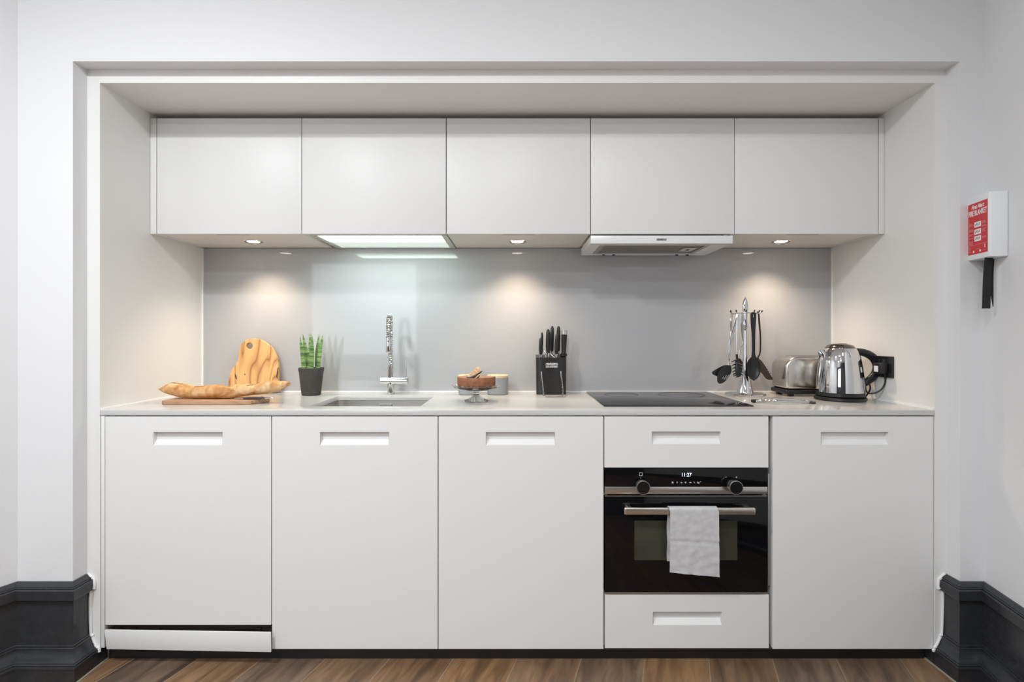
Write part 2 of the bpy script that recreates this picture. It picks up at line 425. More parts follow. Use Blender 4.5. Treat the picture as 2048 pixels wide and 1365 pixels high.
BP = [(0, .333), (.003, .333), (.006, .3325), (.016, .321), (.016, .319), (.019, .3185), (.0205, .317), (.0205, .3155), (.0185, .3145), (.0185, .3135), (.022, .313), (.0245, .3115), (.026, .309), (.026, .278), (.024, .275), (.011, .273),
      (.011, .118), (.014, .1175), (.0165, .116), (.0165, .1135), (.0145, .1125), (.0145, .1115), (.018, .111), (.0205, .109), (.0205, .106), (.019, .105), (.019, .103), (.0215, .094), (.0255, .084), (.031, .075), (.037, .069), (.037, .067), (.040, .0665), (.042, .0645), (.042, .062), (.040, .061), (.040, .060), (.043, .059), (.044, .057), (.044, .050), (.041, .048), (.041, 0), (0, 0)]
lp = [(LC[0] - .47 * 4.7, YW - 4.7), LC, (-XO, YW), (-XO, YF + .003)]
rp = [(XO, YF + .003), (XO, YW), RC, (RC[0] - .2 * 4.7, YW - 4.7)]
m = MB(); sweep(lp, BP, m); m.box(-XO, -XO + .041, YF + .002, 1.879, 0, .046); struct(m.build('baseboard_left', 'skirt', smooth=18))
m = MB(); sweep(rp, BP, m); m.box(XO - .041, XO, YF + .002, 1.879, 0, .046); struct(m.build('baseboard_right', 'skirt', smooth=18))
# rough white caulk bead around the cut ends of the baseboards
for sx, nm in ((-1, 'trim_1'), (1, 'trim_2')):
    pts = [(sx * (XO - t - .003), YF - .003 + random.uniform(-.0015, .0015), z + .002) for t, z in BP[1:40:2]]
    pts = catmull(pts, 3)
    m = MB(); m.tube(pts, [random.uniform(.0035, .0055) for _ in pts], 8); struct(m.build(nm, 'caulk'))
# pale sealant line along the floor at the left and right baseboards
for sx, nm in ((-1, 'trim_3'), (1, 'trim_4')):
    m = MB(); m.box(min(sx * (XO - .041), sx * (XO - .046)), max(sx * (XO - .041), sx * (XO - .046)), 1.735, 1.879, 0, .004)
    struct(m.build(nm, mat('floor_sealant_' + nm, (.38, .36, .28), .7, bump=.3), smooth=0))
# white sealant between worktop, alcove walls and splashback
m = MB()
m.box(XL, XL + .006, YF + .003, YB, WT, WT + .006); m.box(XR - .006, XR, YF + .003, YB, WT, WT + .006)
m.box(XL + .006, XR - .006, YB - .006, YB - .0005, WT, WT + .005)
m.box(XL, XL + .006, YB - .006, YB, WT + .006, Z(497, YB)); m.box(XR - .006, XR, YB - .006, YB, WT + .006, Z(497, YB))
struct(m.build('trim_5', 'caulk', smooth=0))

# ------------------------------------------------------------------ splashback, worktop
m = MB(); m.box(XL + .006, XR - .006, YB, 2.4468, WT + .0001, Z(468, YU) - .001)
tag(m.build('splashback', 'splash', smooth=0), 'glossy plain grey splashback panel between worktop and wall cupboards', 'splashback')
SX0, SX1, SY0, SY1 = -.794, -.366, 1.946, 2.268
m = MB(); m.ringplate((XL + .0005, XR - .0005, YF, YB - .0005), (SX0, SX1, SY0, SY1), WT, WT - .019, bev=.0012, horiz=True)
tag(m.build('worktop', 'stone', smooth=30), 'long pale grey stone worktop running the full width of the alcove', 'worktop')

# ------------------------------------------------------------------ base units
ZT = Z(833.5, YD); ZB = Z(1299, YD)
def finger_pull(parent, x0, x1, z0, z1, y):
    d = .016; t = bmesh.new(); x0 += .0005; x1 -= .0005; z0 += .0004; z1 -= .0005; y += .0004
    A = [(x0, y, z0), (x1, y, z0), (x1, y, z1), (x0, y, z1)]
    B = [(x0, y + d, z0 + .0175), (x1, y + d, z0 + .0175), (x1, y + d, z1), (x0, y + d, z1)]
    a = [t.verts.new(p) for p in A]; b = [t.verts.new(p) for p in B]
    for i in range(4): t.faces.new((a[i], a[(i + 1) % 4], b[(i + 1) % 4], b[i]))
    t.faces.new(b)
    bmesh.ops.recalc_face_normals(t, faces=list(t.faces))
    for f in t.faces: f.normal_flip()
    m = MB(); m.add(t); return m.build('finger_pull', 'door', parent, smooth=0)
def front(name, parent, x0, x1, z0, z1, hx0, hx1, hz0, hz1, y=YD):
    m = MB(); m.ringplate((x0, x1, z0, z1), (hx0, hx1, hz0, hz1), y, y + .018, bev=.001)
    o = m.build(name, 'door', parent, smooth=0); finger_pull(o, hx0, hx1, hz0, hz1, y + .0002); return o
def carcass(parent, x0, x1, z0, z1, y0=YD + .021, y1=2.40):
    m = MB(); t = .016
    m.box(x0, x0 + t, y0, y1, z0, z1); m.box(x1 - t, x1, y0, y1, z0, z1)
    m.box(x0 + t, x1 - t, y0, y1, z0, z0 + t); m.box(x0 + t, x1 - t, y1 - .01, y1, z0 + t, z1)
    return m.build('body', 'carc', parent, smooth=0)
WB = WT - .0195
def base_unit(label, x0, x1, pl, pr, zb=ZB, pt=865, pb=891, z0=None):
    t = thing('base_cabinet', label, 'cabinet', ((x0 + x1) / 2, YD + .02, zb), 'white base cabinets')
    front('door', t, x0, x1, zb, ZT, X(pl, YD), X(pr, YD), Z(pb, YD), Z(pt, YD))
    carcass(t, x0 + .001, x1 - .001, (z0 if z0 else zb) + .003, WB); return t
xd = lambda px: X(px, YD)
base_unit('white base cabinet below the cutting boards, its door ending above a loose low panel', xd(210.5), xd(542), 307, 445, Z(1251, YD))
base_unit('white base cabinet with a full height door directly below the sink', xd(544), xd(875.3), 640, 778)
base_unit('white base cabinet with a full height door between the sink cabinet and the oven', xd(877), xd(1207), 972, 1110)
t5 = base_unit('white base cabinet with a full height door right of the oven', xd(1545.5), XR - .003, 1642, 1777)
m = MB(); m.box(XL + .001, xd(210.5) - .002, YD - .001, YD + .018, .062, WB, bev=.001)
tag(m.build('filler_strip', 'door', smooth=30), 'narrow vertical white filler strip left of the base cabinets', 'filler strip')
# loose low panel under the first door, hanging a little open and askew
a, b_, c_, d_ = P(208.5, 1261, 1.832), P(541, 1266, 1.820), P(542, 1305.5, 1.820), P(213, 1299.5, 1.832)
m = MB(); m.prism([a, b_, c_, d_], (0, .006, 0), bev=.0012)
tag(m.build('kickboard', 'door', smooth=30), 'low white panel hanging slightly askew under the leftmost base door', 'panel')
# dark machinery seen in the slit behind it
m = MB(); m.box(xd(213), xd(540), 1.873, 1.90, .075, .125, bev=.003)
for px in (222, 250, 300, 505, 530): m.box(xd(px), xd(px) + .02, 1.864, 1.872, .08, .12, bev=.002)
tag(m.build('appliance_foot_rail', mat('dark_brown_metal', (.05, .04, .035), .5, .4, bump=.05), smooth=30), 'dark metal rail in the slit between leftmost base door and low panel', 'rail')
m = MB(); m.box(XL + .001, XR - .001, 1.880, 1.896, 0, ZB - .003)  # plinth set forward, standing in for the shadow band under the doors
pln = m.build('plinth', 'plinth', smooth=0)
m = MB(); m.box(xd(545), XR - .03, 1.862, 1.8795, ZB - .0125, ZB - .003); m.build('top_rail', mat('grey_rail', (.10, .10, .10), .5, bump=.03), pln, smooth=0)
tag(pln, 'plinth under the white base cabinets, near-black for the floor shade there', 'plinth')
# oven housing with two drawers
ox0, ox1 = xd(1209), xd(1537)
t = thing('oven_housing', 'white tall base unit holding the black oven, with a drawer above and below', 'cabinet', ((ox0 + ox1) / 2, YD + .02, ZB))
front('drawer', t, ox0, ox1, Z(936, YD), ZT, xd(1304), xd(1441), Z(889, YD), Z(864, YD))
front('drawer', t, xd(1210), xd(1538), Z(1297.5, YD), Z(1190.5, YD), xd(1306), xd(1443), Z(1251, YD), Z(1225, YD))
m = MB(); tt = .012
y0, y1 = YD + .021, 2.40
m.box(ox0 + .001, ox0 + .001 + tt, y0, y1, ZB + .003, WB); m.box(ox1 - tt, ox1, y0, y1, ZB + .003, WB)
m.box(ox0 + .014, ox1 - .013, y0, y1, ZB + .003, ZB + .015)
m.box(ox0 + .014, ox1 - .013, y0, y1, Z(1190, YD) - .014, Z(1190, YD) - .002); m.box(ox0 + .014, ox1 - .013, y0, y1, Z(937, YD) + .004, Z(937, YD) + .015)
m.build('body', 'carc', t, smooth=0)
# grey fixing strip in the gap right of the oven
m = MB(); m.box(ox1 + .0035, ox1 + .0095, YD + .010, YD + .05, Z(1175, YD), Z(950, YD), bev=.0008)
m.build('fixing_strip', mat('aluminium_strip', (.5, .5, .5), .35, .8, bump=.02), t, smooth=30)

# ------------------------------------------------------------------ oven
ox0, ox1 = xd(1209.5), xd(1534.5); YO = YD - .002
oven = thing('oven', 'black built-in oven with round knobs and a steel bar handle', 'oven', ((ox0 + ox1) / 2, YO, Z(1187, YO)))
m = MB(); m.box(ox0 + .02, ox1 - .02, YO + .03, 2.38, Z(1184, YO), Z(942, YO)); m.build('body', 'dark', oven, smooth=0)
m = MB(); m.box(ox0, ox1, YO, YO + .026, Z(974, YO), Z(937.5, YO), bev=.001); cp = m.build('control_panel', 'glassblk', oven, smooth=30)
m = MB(); m.box(ox0, ox1, YO, YO + .026, Z(989, YO), Z(974.4, YO), bev=.001); m.build('steel_band', 'steel', oven, smooth=30)
for px in (1282.5, 1465.5):
    c = P(px, 971.5, YO); m = MB()
    m.lathe([(.0205, 0), (.0205, .004), (.019, .006), (.018, .020), (.0250, .021), (.0258, .028), (.0245, .031), (.0225, .031), (.0222, .029)], c, 48, axis=(0, -1, 0), cap=False)
    kb = m.build('knob', 'steel', oven, smooth=40)
    m = MB(); m.lathe([(0, .0302), (.0221, .0302), (.0221, .026)], c, 48, axis=(0, -1, 0), cap=False); m.build('knob_cap', 'blackgloss', kb, smooth=40)
def glyph(me, px, py, y, parent, name, mt, dx=0):
    m = MB(); m.addmesh(me, Matrix.Translation(Vector((X(px, y), y - .0006, Z(py, y)))) @ FACE); return m.build(name, mt, parent, smooth=0)
glyph(text_mesh('11:27', .019, bold=-.0001, width=.034), 1372.5, 950.5, YO, cp, 'clock_digits', 'glow_digit')
def rects(m, cx, cy, y, rs, s=1):
    for x0, x1, z0, z1 in rs: m.box(cx + x0 * s, cx + x1 * s, y - .0012, y - .0004, cy + z0 * s, cy + z1 * s)
m = MB(); k = .001; c = P(1281.5, 949, YO)
rects(m, c.x, c.z, YO, [(-6, 6, 4.4, 6), (-6, 6, -6, -4.4), (-6, -4.4, -4.4, 4.4), (4.4, 6, -4.4, 4.4)], k); m.build('function_mark', 'glow_icon', cp, smooth=0); m = MB()
c = P(1281.2, 956.5, YO); rects(m, c.x, c.z, YO, [(-.6, .6, -2, 2)], k); m.build('pointer_mark', 'glow_icon', cp, smooth=0); m = MB()
c = P(1472.5, 955, YO); rects(m, c.x, c.z, YO, [(-3, 3, -.6, .6), (-.6, .6, -3, 3)], k); m.build('plus_mark', 'glow_icon', cp, smooth=0); m = MB()
c = P(1452, 955, YO); rects(m, c.x, c.z, YO, [(-2, 2, -.6, .6)], k)
m.build('minus_mark', 'glow_icon', cp, smooth=0)
m = MB(); ic = {1345: [(-3, 3, -3, 3)], 1354: [(-.8, 1.4, -3, 3), (-1.6, .2, 0, 2)], 1363: [(-3, 3, -2.5, -.5), (-3, -1, -.5, 1.5), (.5, 2, -.5, .5)],
    1371: [(-3, 3, 1.5, 2.5), (-3, 3, -.5, .5), (-3, 3, -2.5, -1.5)], 1380.5: [(-4, 4, -.6, .6), (-2, 2, -2.2, 2.2), (4, 5, -1, 1)], 1388.5: [(-3, 1, 1.4, 2.4), (-1, 0, -1, 2), (0, 3, -2.5, -1.7)]}
for px, rs in ic.items():
    c = P(px, 965.5, YO); rects(m, c.x, c.z, YO, rs, .001)
m.addmesh(text_mesh('kg °', .009, bold=.0002), Matrix.Translation(P(1398, 965.5, YO) + Vector((0, -.0006, 0))) @ FACE)
m.build('icon_row', 'glow_icon', cp, smooth=0)
# door
m = MB(); m.box(ox0, ox1, YO, YO + .024, Z(1184.5, YO), Z(994, YO), bev=.001); od = m.build('oven_door', 'glassblk', oven, smooth=30)
m = MB(); m.box(ox0 + .001, ox1 - .001, YO + .001, YO + .012, Z(993.6, YO), Z(992.4, YO)); m.build('top_edge', 'steel', od, smooth=0)
m = MB(); m.box(ox0, ox1, YO - .001, YO + .02, Z(1188, YO), Z(1185.2, YO)); m.build('bottom_rail', 'steel', oven, smooth=0)
m = MB(); m.box(xd(1268.5), xd(1474), YO - .0005, YO + .001, Z(1121, YO), Z(1042, YO)); m.build('oven_window', 'pane', od, smooth=0)
YH = 1.786
hx0, hx1, hz = X(1249, YH), X(1512, YH), Z(1024, YH)
m = MB(); m.box(hx0, hx1, YH, YH + .013, hz - .0125, hz + .0125, bev=.005, seg=4)
hb = m.build('handle', mat('satin_handle_steel', (.68, .65, .60), .28, 1, bump=.02, bscale=80), od, smooth=40)
for x in (hx0 + .012, hx1 - .030):
    m = MB(); m.box(x, x + .018, YH + .012, YO, hz - .005, hz + .009, bev=.002); m.build('handle_bracket', 'steel', hb, smooth=40)
# towel
tx0, tx1 = X(1340.5, YH - .006), X(1437.5, YH - .006)
def towel():
    zt = hz + .0145; nU, rows = 26, []
    prof = []
    zb_back = Z(1128, YH)
    for i in range(14): prof.append((YH + .0205 + .004 * math.sin(i), zb_back + (zt - .006 - zb_back) * i / 13, 0))
    for a in range(1, 8): q = PI * a / 8; prof.append((YH + .0065 + .014 * math.cos(q), zt - .006 + .008 * math.sin(q), 0))
    zb = Z(1148, YH)
    for i in range(40): prof.append((YH - .0075, zt - .006 + (zb - zt + .006) * i / 39, i / 39))
    for (y, z, f) in prof:
        r = []
        for j in range(nU + 1):
            u = j / nU; x = tx0 + (tx1 - tx0) * u - (0.0035 if f == 0 else 0) + .002 * f * (1 if u > .5 else -1)
            zz = z + f * (.008 * (1 - u) - .0085 * u) * 1.0
            w = .0022 * math.sin(u * 7 + f * 3) * f + .0014 * math.sin(u * 17 + 5 * f) * f + .0006 * math.sin(40 * f + 9 * u)
            cr = .0045 * math.exp(-((f - .50) / .014) ** 2)
            r.append((x, y - abs(w) + cr if f > 0 else y, zz))
        rows.append(r)
    m = MB(); m.grid(rows, .0022); o = m.build('towel', 'cloth', smooth=60)
    return tag(o, 'light grey linen tea towel draped over the oven handle', 'towel')
towel()

# ------------------------------------------------------------------ wall units
UZ0, UZ1 = Z(468, YU), Z(236.5, YU)
xu = lambda px: X(px, YU)
edges = [313, 603, 892, 1181, 1469, 1757]
ulab = ['white wall cupboard at the far left, two narrow panels of which meet the alcove wall', 'white wall cupboard above the glowing light panel and the tap',
        'white wall cupboard in the middle of the row, above the cake', 'white wall cupboard directly above the extractor hood', 'white wall cupboard right of the extractor hood, above the toaster']
ulab[0] = 'white wall cupboard at the left end of the row, above the upright olive wood board'
for i in range(5):
    x0, x1 = xu(edges[i] + 1.0), xu(edges[i + 1] - .6)
    t = thing('wall_cupboard', ulab[i], 'cabinet', ((x0 + x1) / 2, YU + .02, UZ0), 'white wall cupboards')
    zb = UZ0 if i != 3 else UZ0 + .0
    m = MB(); m.box(x0, x1, YU, YU + .018, zb, UZ1, bev=.001); m.build('door', 'door', t, smooth=30)
    m = MB(); yb = 2.437; z0 = UZ0 + (.012 if i == 1 else .003 if i != 3 else .008); k = .016; g = .0005
    m.box(x0 + g, x0 + k, YU + .021, yb, z0, UZ1 - .006); m.box(x1 - k, x1 - g, YU + .021, yb, z0, UZ1 - .006)
    m.box(x0 + k, x1 - k, YU + .021, yb, UZ1 - .022, UZ1 - .006)
    if i in (0, 2, 4):
        lx = {0: -1.176, 2: .004, 4: 1.182}[i]; r = .03   # bottom board with a lamp cut-out
        m.ringplate((x0 + k, x1 - k, YU + .021, yb), (lx - r, lx + r, 2.28 - r, 2.28 + r), z0, z0 + k, horiz=True)
        m2 = MB(); cx = {0: 462, 2: 1037, 4: 1610}[i]
        m2.box(xu(cx - 33), xu(cx + 33), YU + .0182, YU + .0208, UZ0 - .0002, UZ0 + .012); m2.build('finger_groove', 'dark', t, smooth=0)  # dark box in place of the shaded finger groove
    else: m.box(x0 + k, x1 - k, YU + .021, yb, z0 + .004, z0 + .004 + k)
    m.build('body', 'under', t, smooth=0)
for x0, x1, lb in ((XL + .001, xu(312.5), 'narrow white filler strip left of the wall cupboards'), (xu(1758.2), XR - .001, 'narrow white filler strip right of the wall cupboards')):
    m = MB(); m.box(x0, x1, YU, YU + .018, UZ0, UZ1, bev=.001); m.box(x0, x1, YU + .0185, 2.436, UZ0 + .003, UZ0 + .018)
    tag(m.build('filler_strip', 'door', smooth=30), lb, 'filler strip', 'white filler strips by the wall cupboards')

# luminous panel under the second unit
lx0, lx1, ly0, ly1 = -.853, -.290, 2.113, 2.432
t = thing('light_panel', 'glowing frosted glass light panel under the wall cupboard over the tap', 'light', ((lx0 + lx1) / 2, 2.27, UZ0))
m = MB(); m.ringplate((lx0, lx1, ly0, ly1), (lx0 + .024, lx1 - .024, ly0 + .012, ly1 - .010), UZ0 - .001, UZ0 + .011, horiz=True); m.build('frame', mat('pale_green_frame', (.55, .58, .55), .4, bump=.01), t, smooth=0)
m = MB(); m.box(lx0 + .0245, lx1 - .0245, ly0 + .0125, ly1 - .0105, UZ0 + .002, UZ0 + .008); m.build('diffuser', 'diffuser', t, smooth=0)
# recessed lamps
for lx, lb in ((-1.176, 'round warm lamp lit under the left end wall cupboard'), (.004, 'round warm lamp lit under the middle wall cupboard'), (1.182, 'round warm lamp lit under the wall cupboard right of the hood')):
    t = thing('recessed_lamp', lb, 'lamp', (lx, 2.28, UZ0), 'round lamps under the wall cupboards')
    m = MB(); m.lathe([(.030, .003), (.0375, .001), (.0375, .0028), (.030, .0028), (.0265, .006), (.0265, .003)], (lx, 2.28, UZ0 - .0005), 40, cap=False); m.build('rim', 'rim', t)
    m = MB(); m.lathe([(0, .004), (.0265, .004), (.0265, .008), (0, .008)], (lx, 2.28, UZ0 - .001), 40, cap=False); m.build('lens', 'glow_warm', t)

# ------------------------------------------------------------------ extractor hood
t = thing('extractor_hood', 'flat white pull-out extractor hood above the hob', 'extractor hood', (.6, 2.2, 1.57))
YHd = 2.083; hx0, hx1 = .3035, .8835; hzt, hzb = Z(471.3, YHd), Z(487.3, YHd)
m = MB(); m.box(hx0, hx1, YHd, YHd + .03, hzb, hzt, bev=.001); fp = m.build('front_panel', 'whitegloss', t, smooth=30)
fx0, fx1, fy0, fy1 = hx0 + .045, hx1 - .075, YHd + .012, 2.352
m = MB(); m.ringplate((hx0, hx1, YHd + .0305, 2.395), (fx0, fx1, fy0 + .03, fy1), hzb, hzb + .022, horiz=True)
m.box(hx0, hx1, YHd + .0305, 2.395, hzb + .022, hzt)
m.build('body', 'whitegloss', t, smooth=0)
m = MB(); m.box(fx0 + .001, fx1 - .001, fy0 + .031, fy1 - .001, hzb + .004, hzb + .010); fl = m.build('filter', 'filter', t, smooth=0)
m = MB(); m.ringplate((fx0 + .002, fx1 - .002, fy0 + .032, fy1 - .002), (fx0 + .022, fx1 - .016, fy0 + .05, fy1 - .012), hzb + .001, hzb + .0035, horiz=True); m.build('filter_frame', 'steel', fl, smooth=0)
m = MB(); m.box(fx1 - .085, fx1 - .03, 2.20, 2.28, hzb - .0005, hzb + .003, bev=.001); la = m.build('filter_latch', 'hoodgrey', fl, smooth=30)
m = MB(); m.box(fx1 - .065, fx1 - .053, 2.225, 2.25, hzb - .0015, hzb - .0003); m.build('latch_slot', 'dark', la, smooth=0)
for px in (1207, 1227, 1353, 1374):
    c = P(px, 505.3, 2.375); m = MB(); m.lathe([(0, 0), (.007, 0), (.007, .004), (0, .004)], (c.x, 2.372, hzb - .0035), 20, cap=False); m.build('fixing_screw', 'dark', t)
m = MB(); m.addmesh(text_mesh('SIEMENS', .011, bold=.00035, width=.040), Matrix.Translation(Vector((X(1323, YHd), YHd - .0006, Z(479.7, YHd)))) @ FACE); m.build('logo', mat('dark_grey_print', (.06, .06, .06), .5, bump=.01), fp, smooth=0)

# ------------------------------------------------------------------ sink
t = thing('sink', 'rectangular stainless steel sink set under the worktop', 'sink', ((SX0 + SX1) / 2, (SY0 + SY1) / 2, WT - .2))
m = MB(); g = bmesh.new()
def rr(x0, x1, y0, y1, z, r, n=6):
    o = []
    for cx, cy, a0 in ((x1 - r, y1 - r, 0), (x0 + r, y1 - r, 90), (x0 + r, y0 + r, 180), (x1 - r, y0 + r, 270)):
        for k in range(n + 1): a_ = math.radians(a0 + 90 * k / n); o.append((cx + r * math.cos(a_), cy + r * math.sin(a_), z))
    return o
zz = WT - .0195
lay = [rr(SX0 - .02, SX1 + .02, SY0 - .02, SY1 + .02, zz, .03), rr(SX0 + .0, SX1 - .0, SY0 + .0, SY1 - .0, zz, .03), rr(SX0 + .001, SX1 - .001, SY0 + .001, SY1 - .001, zz - .15, .03),
       rr(SX0 + .02, SX1 - .02, SY0 + .02, SY1 - .02, zz - .175, .03), rr(SX0 + .15, SX1 - .15, SY0 + .1, SY1 - .1, zz - .18, .03)]
V = [[g.verts.new(p) for p in l] for l in lay]
for a, b in zip(V, V[1:]):
    for i in range(len(a)): j = (i + 1) % len(a); g.faces.new((a[i], a[j], b[j], b[i]))
g.faces.new(V[-1]); bmesh.ops.recalc_face_normals(g, faces=list(g.faces)); m.add(g)
m.build('basin', 'steel_dk', t, smooth=50)
m = MB(); cx = -.582; zc = WT - .048
m.ringplate((cx - .028, cx + .028, zc - .013, zc + .013), (cx - .022, cx + .022, zc - .008, zc + .008), SY1 - .008, SY1 - .002); m.build('overflow', 'steel', t, smooth=0)
m = MB(); m.lathe([(0, .003), (.03, .003), (.045, .001), (.045, 0)], (cx, 2.107, zz - .1795), 32, cap=False); m.build('drain', 'chrome', t)

# ------------------------------------------------------------------ tap
TY = 2.345; TX = X(782, TY)
t = thing('kitchen_tap', 'chrome pull-down kitchen tap with a coiled spring neck', 'tap', (TX, TY, WT))
m = MB(); m.lathe([(.019, 0), (.019, .003), (.0165, .004), (.0165, .06)], (TX, TY, WT + .0005), 32); m.build('base', 'chrome', t)
zb = Z(762, TY)
m = MB(); m.lathe([(.001, 0), (.0165, .0005), (.018, .002), (.018, .123), (.0165, .125), (.001, .1252)], (X(761.5, TY), TY, zb), 32, axis=(1, 0, 0)); m.build('valve_body', 'chrome', t)
m = MB(); m.tube([(X(812, TY), TY, zb + .016), (X(812.3, TY), TY, zb + .04), (X(811.8, TY), TY, zb + .107)], [.0035, .0028, .0022], 12); m.build('lever', 'chrome', t)
xc = X(781, TY)
m = MB(); m.lathe([(.0125, 0), (.0125, .055), (.0105, .057), (.0105, .062)], (xc, TY, zb + .012), 24); m.build('riser', 'chrome', t)
# neck: up, over toward the sink and down
path = []
zn0 = zb + .07; zn1 = 1.215; ra = .058
for i in range(12): path.append(Vector((xc, TY, zn0 + (zn1 - zn0) * i / 11)))
for i in range(1, 17): a = PI * i / 16; path.append(Vector((xc + .021 * (1 - math.cos(a)) / 2, TY - ra + ra * math.cos(a), zn1 + ra * math.sin(a))))
for i in range(1, 4): path.append(Vector((xc + .021, TY - 2 * ra, zn1 - .012 * i)))
m = MB(); m.tube(path, .0062, 12); m.build('hose', 'steel', t)
L = [0]
for a, b in zip(path, path[1:]): L.append(L[-1] + (b - a).length)
def at_len(s_):
    for i in range(len(path) - 1):
        if L[i + 1] >= s_: f = (s_ - L[i]) / (L[i + 1] - L[i]); return path[i].lerp(path[i + 1], f), (path[i + 1] - path[i]).normalized()
    return path[-1], (path[-1] - path[-2]).normalized()
co = []; turns = L[-1] / .0095; NP = int(turns * 12)
for i in range(NP + 1):
    p, d = at_len(L[-1] * i / NP * .9999); u = Vector((1, 0, 0)); w = d.cross(u).normalized(); a = 2 * PI * turns * i / NP
    co.append(p + (u * math.cos(a) + w * math.sin(a)) * .0108)
m = MB(); m.tube(co, .0024, 6); m.build('spring', 'chrome', t)
e = path[-1]
m = MB(); m.lathe([(.0125, 0), (.0125, -.012), (.0105, -.014), (.0118, -.022), (.0125, -.06), (.0105, -.066), (.003, -.066)], e + Vector((0, 0, .004)), 24); m.build('spray_head', 'chrome', t)
m = MB(); m.tube([(xc, TY, 1.175), (xc + .019, TY - 2 * ra + .014, 1.178)], .004, 10); m.build('head_holder', 'chrome', t)

# ------------------------------------------------------------------ hob
hy0 = 1.932
m = MB(); m.box(.331, .899, hy0, 2.418, WT + .0004, WT + .0045, bev=.001)
hob = thing('hob', 'flat black glass induction hob set on the worktop', 'hob', (.615, 2.17, WT))
m.build('glass_top', 'glasshob', hob, smooth=30)
for cx, cy, r in ((.47, 2.05, .085), (.47, 2.29, .075), (.74, 2.06, .07), (.74, 2.29, .1)):
    m = MB(); m.lathe([(r, 0), (r, .0003), (r - .0015, .0003), (r - .0015, 0)], (cx, cy, WT + .0044), 64, cap=False)
    m.build('zone_marking', mat('dim_grey_print_%d' % (cx * 100 + cy * 10), (.05, .05, .052), .4), hob, smooth=0)

# ------------------------------------------------------------------ flat chopping board, baguette, knife
z0 = WT + .0003; bt = .0152
pts = [(-1.372, 1.982), (-1.07, 1.982), (-1.035, 1.998), (-1.0225, 2.02), (-1.008, 2.045), (-1.006, 2.075), (-1.016, 2.095), (-1.04, 2.10), (-1.06, 2.115), (-1.085, 2.14), (-1.38, 2.145), (-1.392, 2.13), (-1.386, 1.992)]
cpts = [(p.x, p.y) for p in catmull([(x, y, 0) for x, y in pts], 4)]
m = MB(); m.prism([(x, y, z0) for x, y in cpts], (0, 0, bt), bev=.0025)
fb = tag(m.build('chopping_board', 'boardwood', smooth=40), 'brown wooden board lying flat on the worktop under the baguette', 'chopping board')
cx = lambda v: 290 + v / 4.55
cy = lambda v: 560 + v / 4.55
top = [(130, 998), (180, 960), (250, 934), (330, 944), (420, 968), (560, 966), (680, 955), (780, 967), (870, 950), (1000, 952), (1100, 922), (1180, 909), (1240, 925), (1290, 922), (1326, 936)]
bot = [(130, 1002), (230, 1050), (350, 1074), (500, 1081), (650, 1081), (800, 1077), (880, 1062), (1000, 1047), (1130, 1040), (1250, 1000), (1300, 972), (1326, 942)]
def interp(tab, x):
    for (a, b), (c, d) in zip(tab, tab[1:]):
        if a <= x <= c: return b + (d - b) * (x - a) / (c - a)
    return tab[-1][1]
BY = 2.062
st = [130, 140, 160] + list(range(190, 1290, 22)) + [1295, 1312, 1322, 1326]
tb = bmesh.new(); rings = []; nn = 28
for k, sx in enumerate(st):
    zt, zb_ = Z(cy(interp(top, sx)), BY), Z(cy(interp(bot, sx)), BY); xx = X(cx(sx), BY)
    zb_ = max(zb_, z0 + bt + .0006); hh = max((zt - zb_) / 2, .0015); zc = (zt + zb_) / 2; ry = hh * 1.25
    ring = []
    for j in range(nn):
        a = 2 * PI * j / nn; rgh = 1 + .02 * math.sin(a * 3 + k * .9) + .015 * math.sin(a * 5 - k * 1.7)
        slash = .12 * math.exp(-((a - PI / 2) / .5) ** 2) * math.sin(k * .62) if 3 < k < len(st) - 4 else 0
        dz = math.sin(a) * hh * (1 + slash); dy = math.cos(a) * ry * rgh
        zv = max(zc + dz, z0 + bt + .0006)
        ring.append(tb.verts.new((xx + .004 * math.sin(a * 2 + k), BY + dy + .004 * math.sin(k * .2), zv)))
    rings.append(ring)
for a, b in zip(rings, rings[1:]):
    for j in range(nn): tb.faces.new((a[j], a[(j + 1) % nn], b[(j + 1) % nn], b[j]))
tb.faces.new(rings[0]); tb.faces.new(rings[-1]); bmesh.ops.recalc_face_normals(tb, faces=list(tb.faces))
m = MB(); m.add(tb)
bg = tag(m.build('baguette', 'bread', smooth=80), 'long crusty golden baguette lying on the flat wooden board', 'bread')
m = MB()      # ragged baked crust ridges along the slashes
for (a0, a1, yy) in ((215, 375, .004), (470, 700, -.002), (800, 930, .006), (940, 1130, 0)):
    pp = []
    for k in range(14):
        sx = a0 + (a1 - a0) * k / 13; pp.append((X(cx(sx), BY), BY - .012 + yy + .02 * k / 13, Z(cy(interp(top, sx)), BY) - .0026 + random.uniform(-.0012, .0014)))
    m.tube(pp, [.0008 + .0028 * math.sin(PI * (k + .5) / 14) * random.uniform(.6, 1.2) for k in range(14)], 8)
m.build('crust_ridge', mat('dark_crust', (.50, .23, .09), .7, vary=.35, vscale=80, bump=.6), bg, smooth=70)
t = thing('small_knife', 'small dark handled knife lying on the flat board in front of the baguette', 'knife', (-1.06, 2.012, z0 + bt))
kz = z0 + bt + .0055; KY = 2.012
m = MB(); m.tube([(X(487, KY), KY, kz), (X(497, KY), KY, kz + .0005), (X(515, KY), KY, kz + .001), (X(530, KY), KY + .002, kz + .001)], [.0045, .0055, .006, .005], 14, flat=((0, 0, 1), .85)); m.build('handle', mat('dark_knife_handle', (.03, .032, .04), .25, bump=.02), t)
m = MB(); m.tube([(X(529, KY), KY + .002, kz + .001), (X(539, KY), KY + .003, kz + .002), (X(548, KY), KY + .005, kz + .003)], [.0045, .0045, .002], 12, flat=((0, 0, 1), .7)); m.build('end_cap', 'chrome', t)
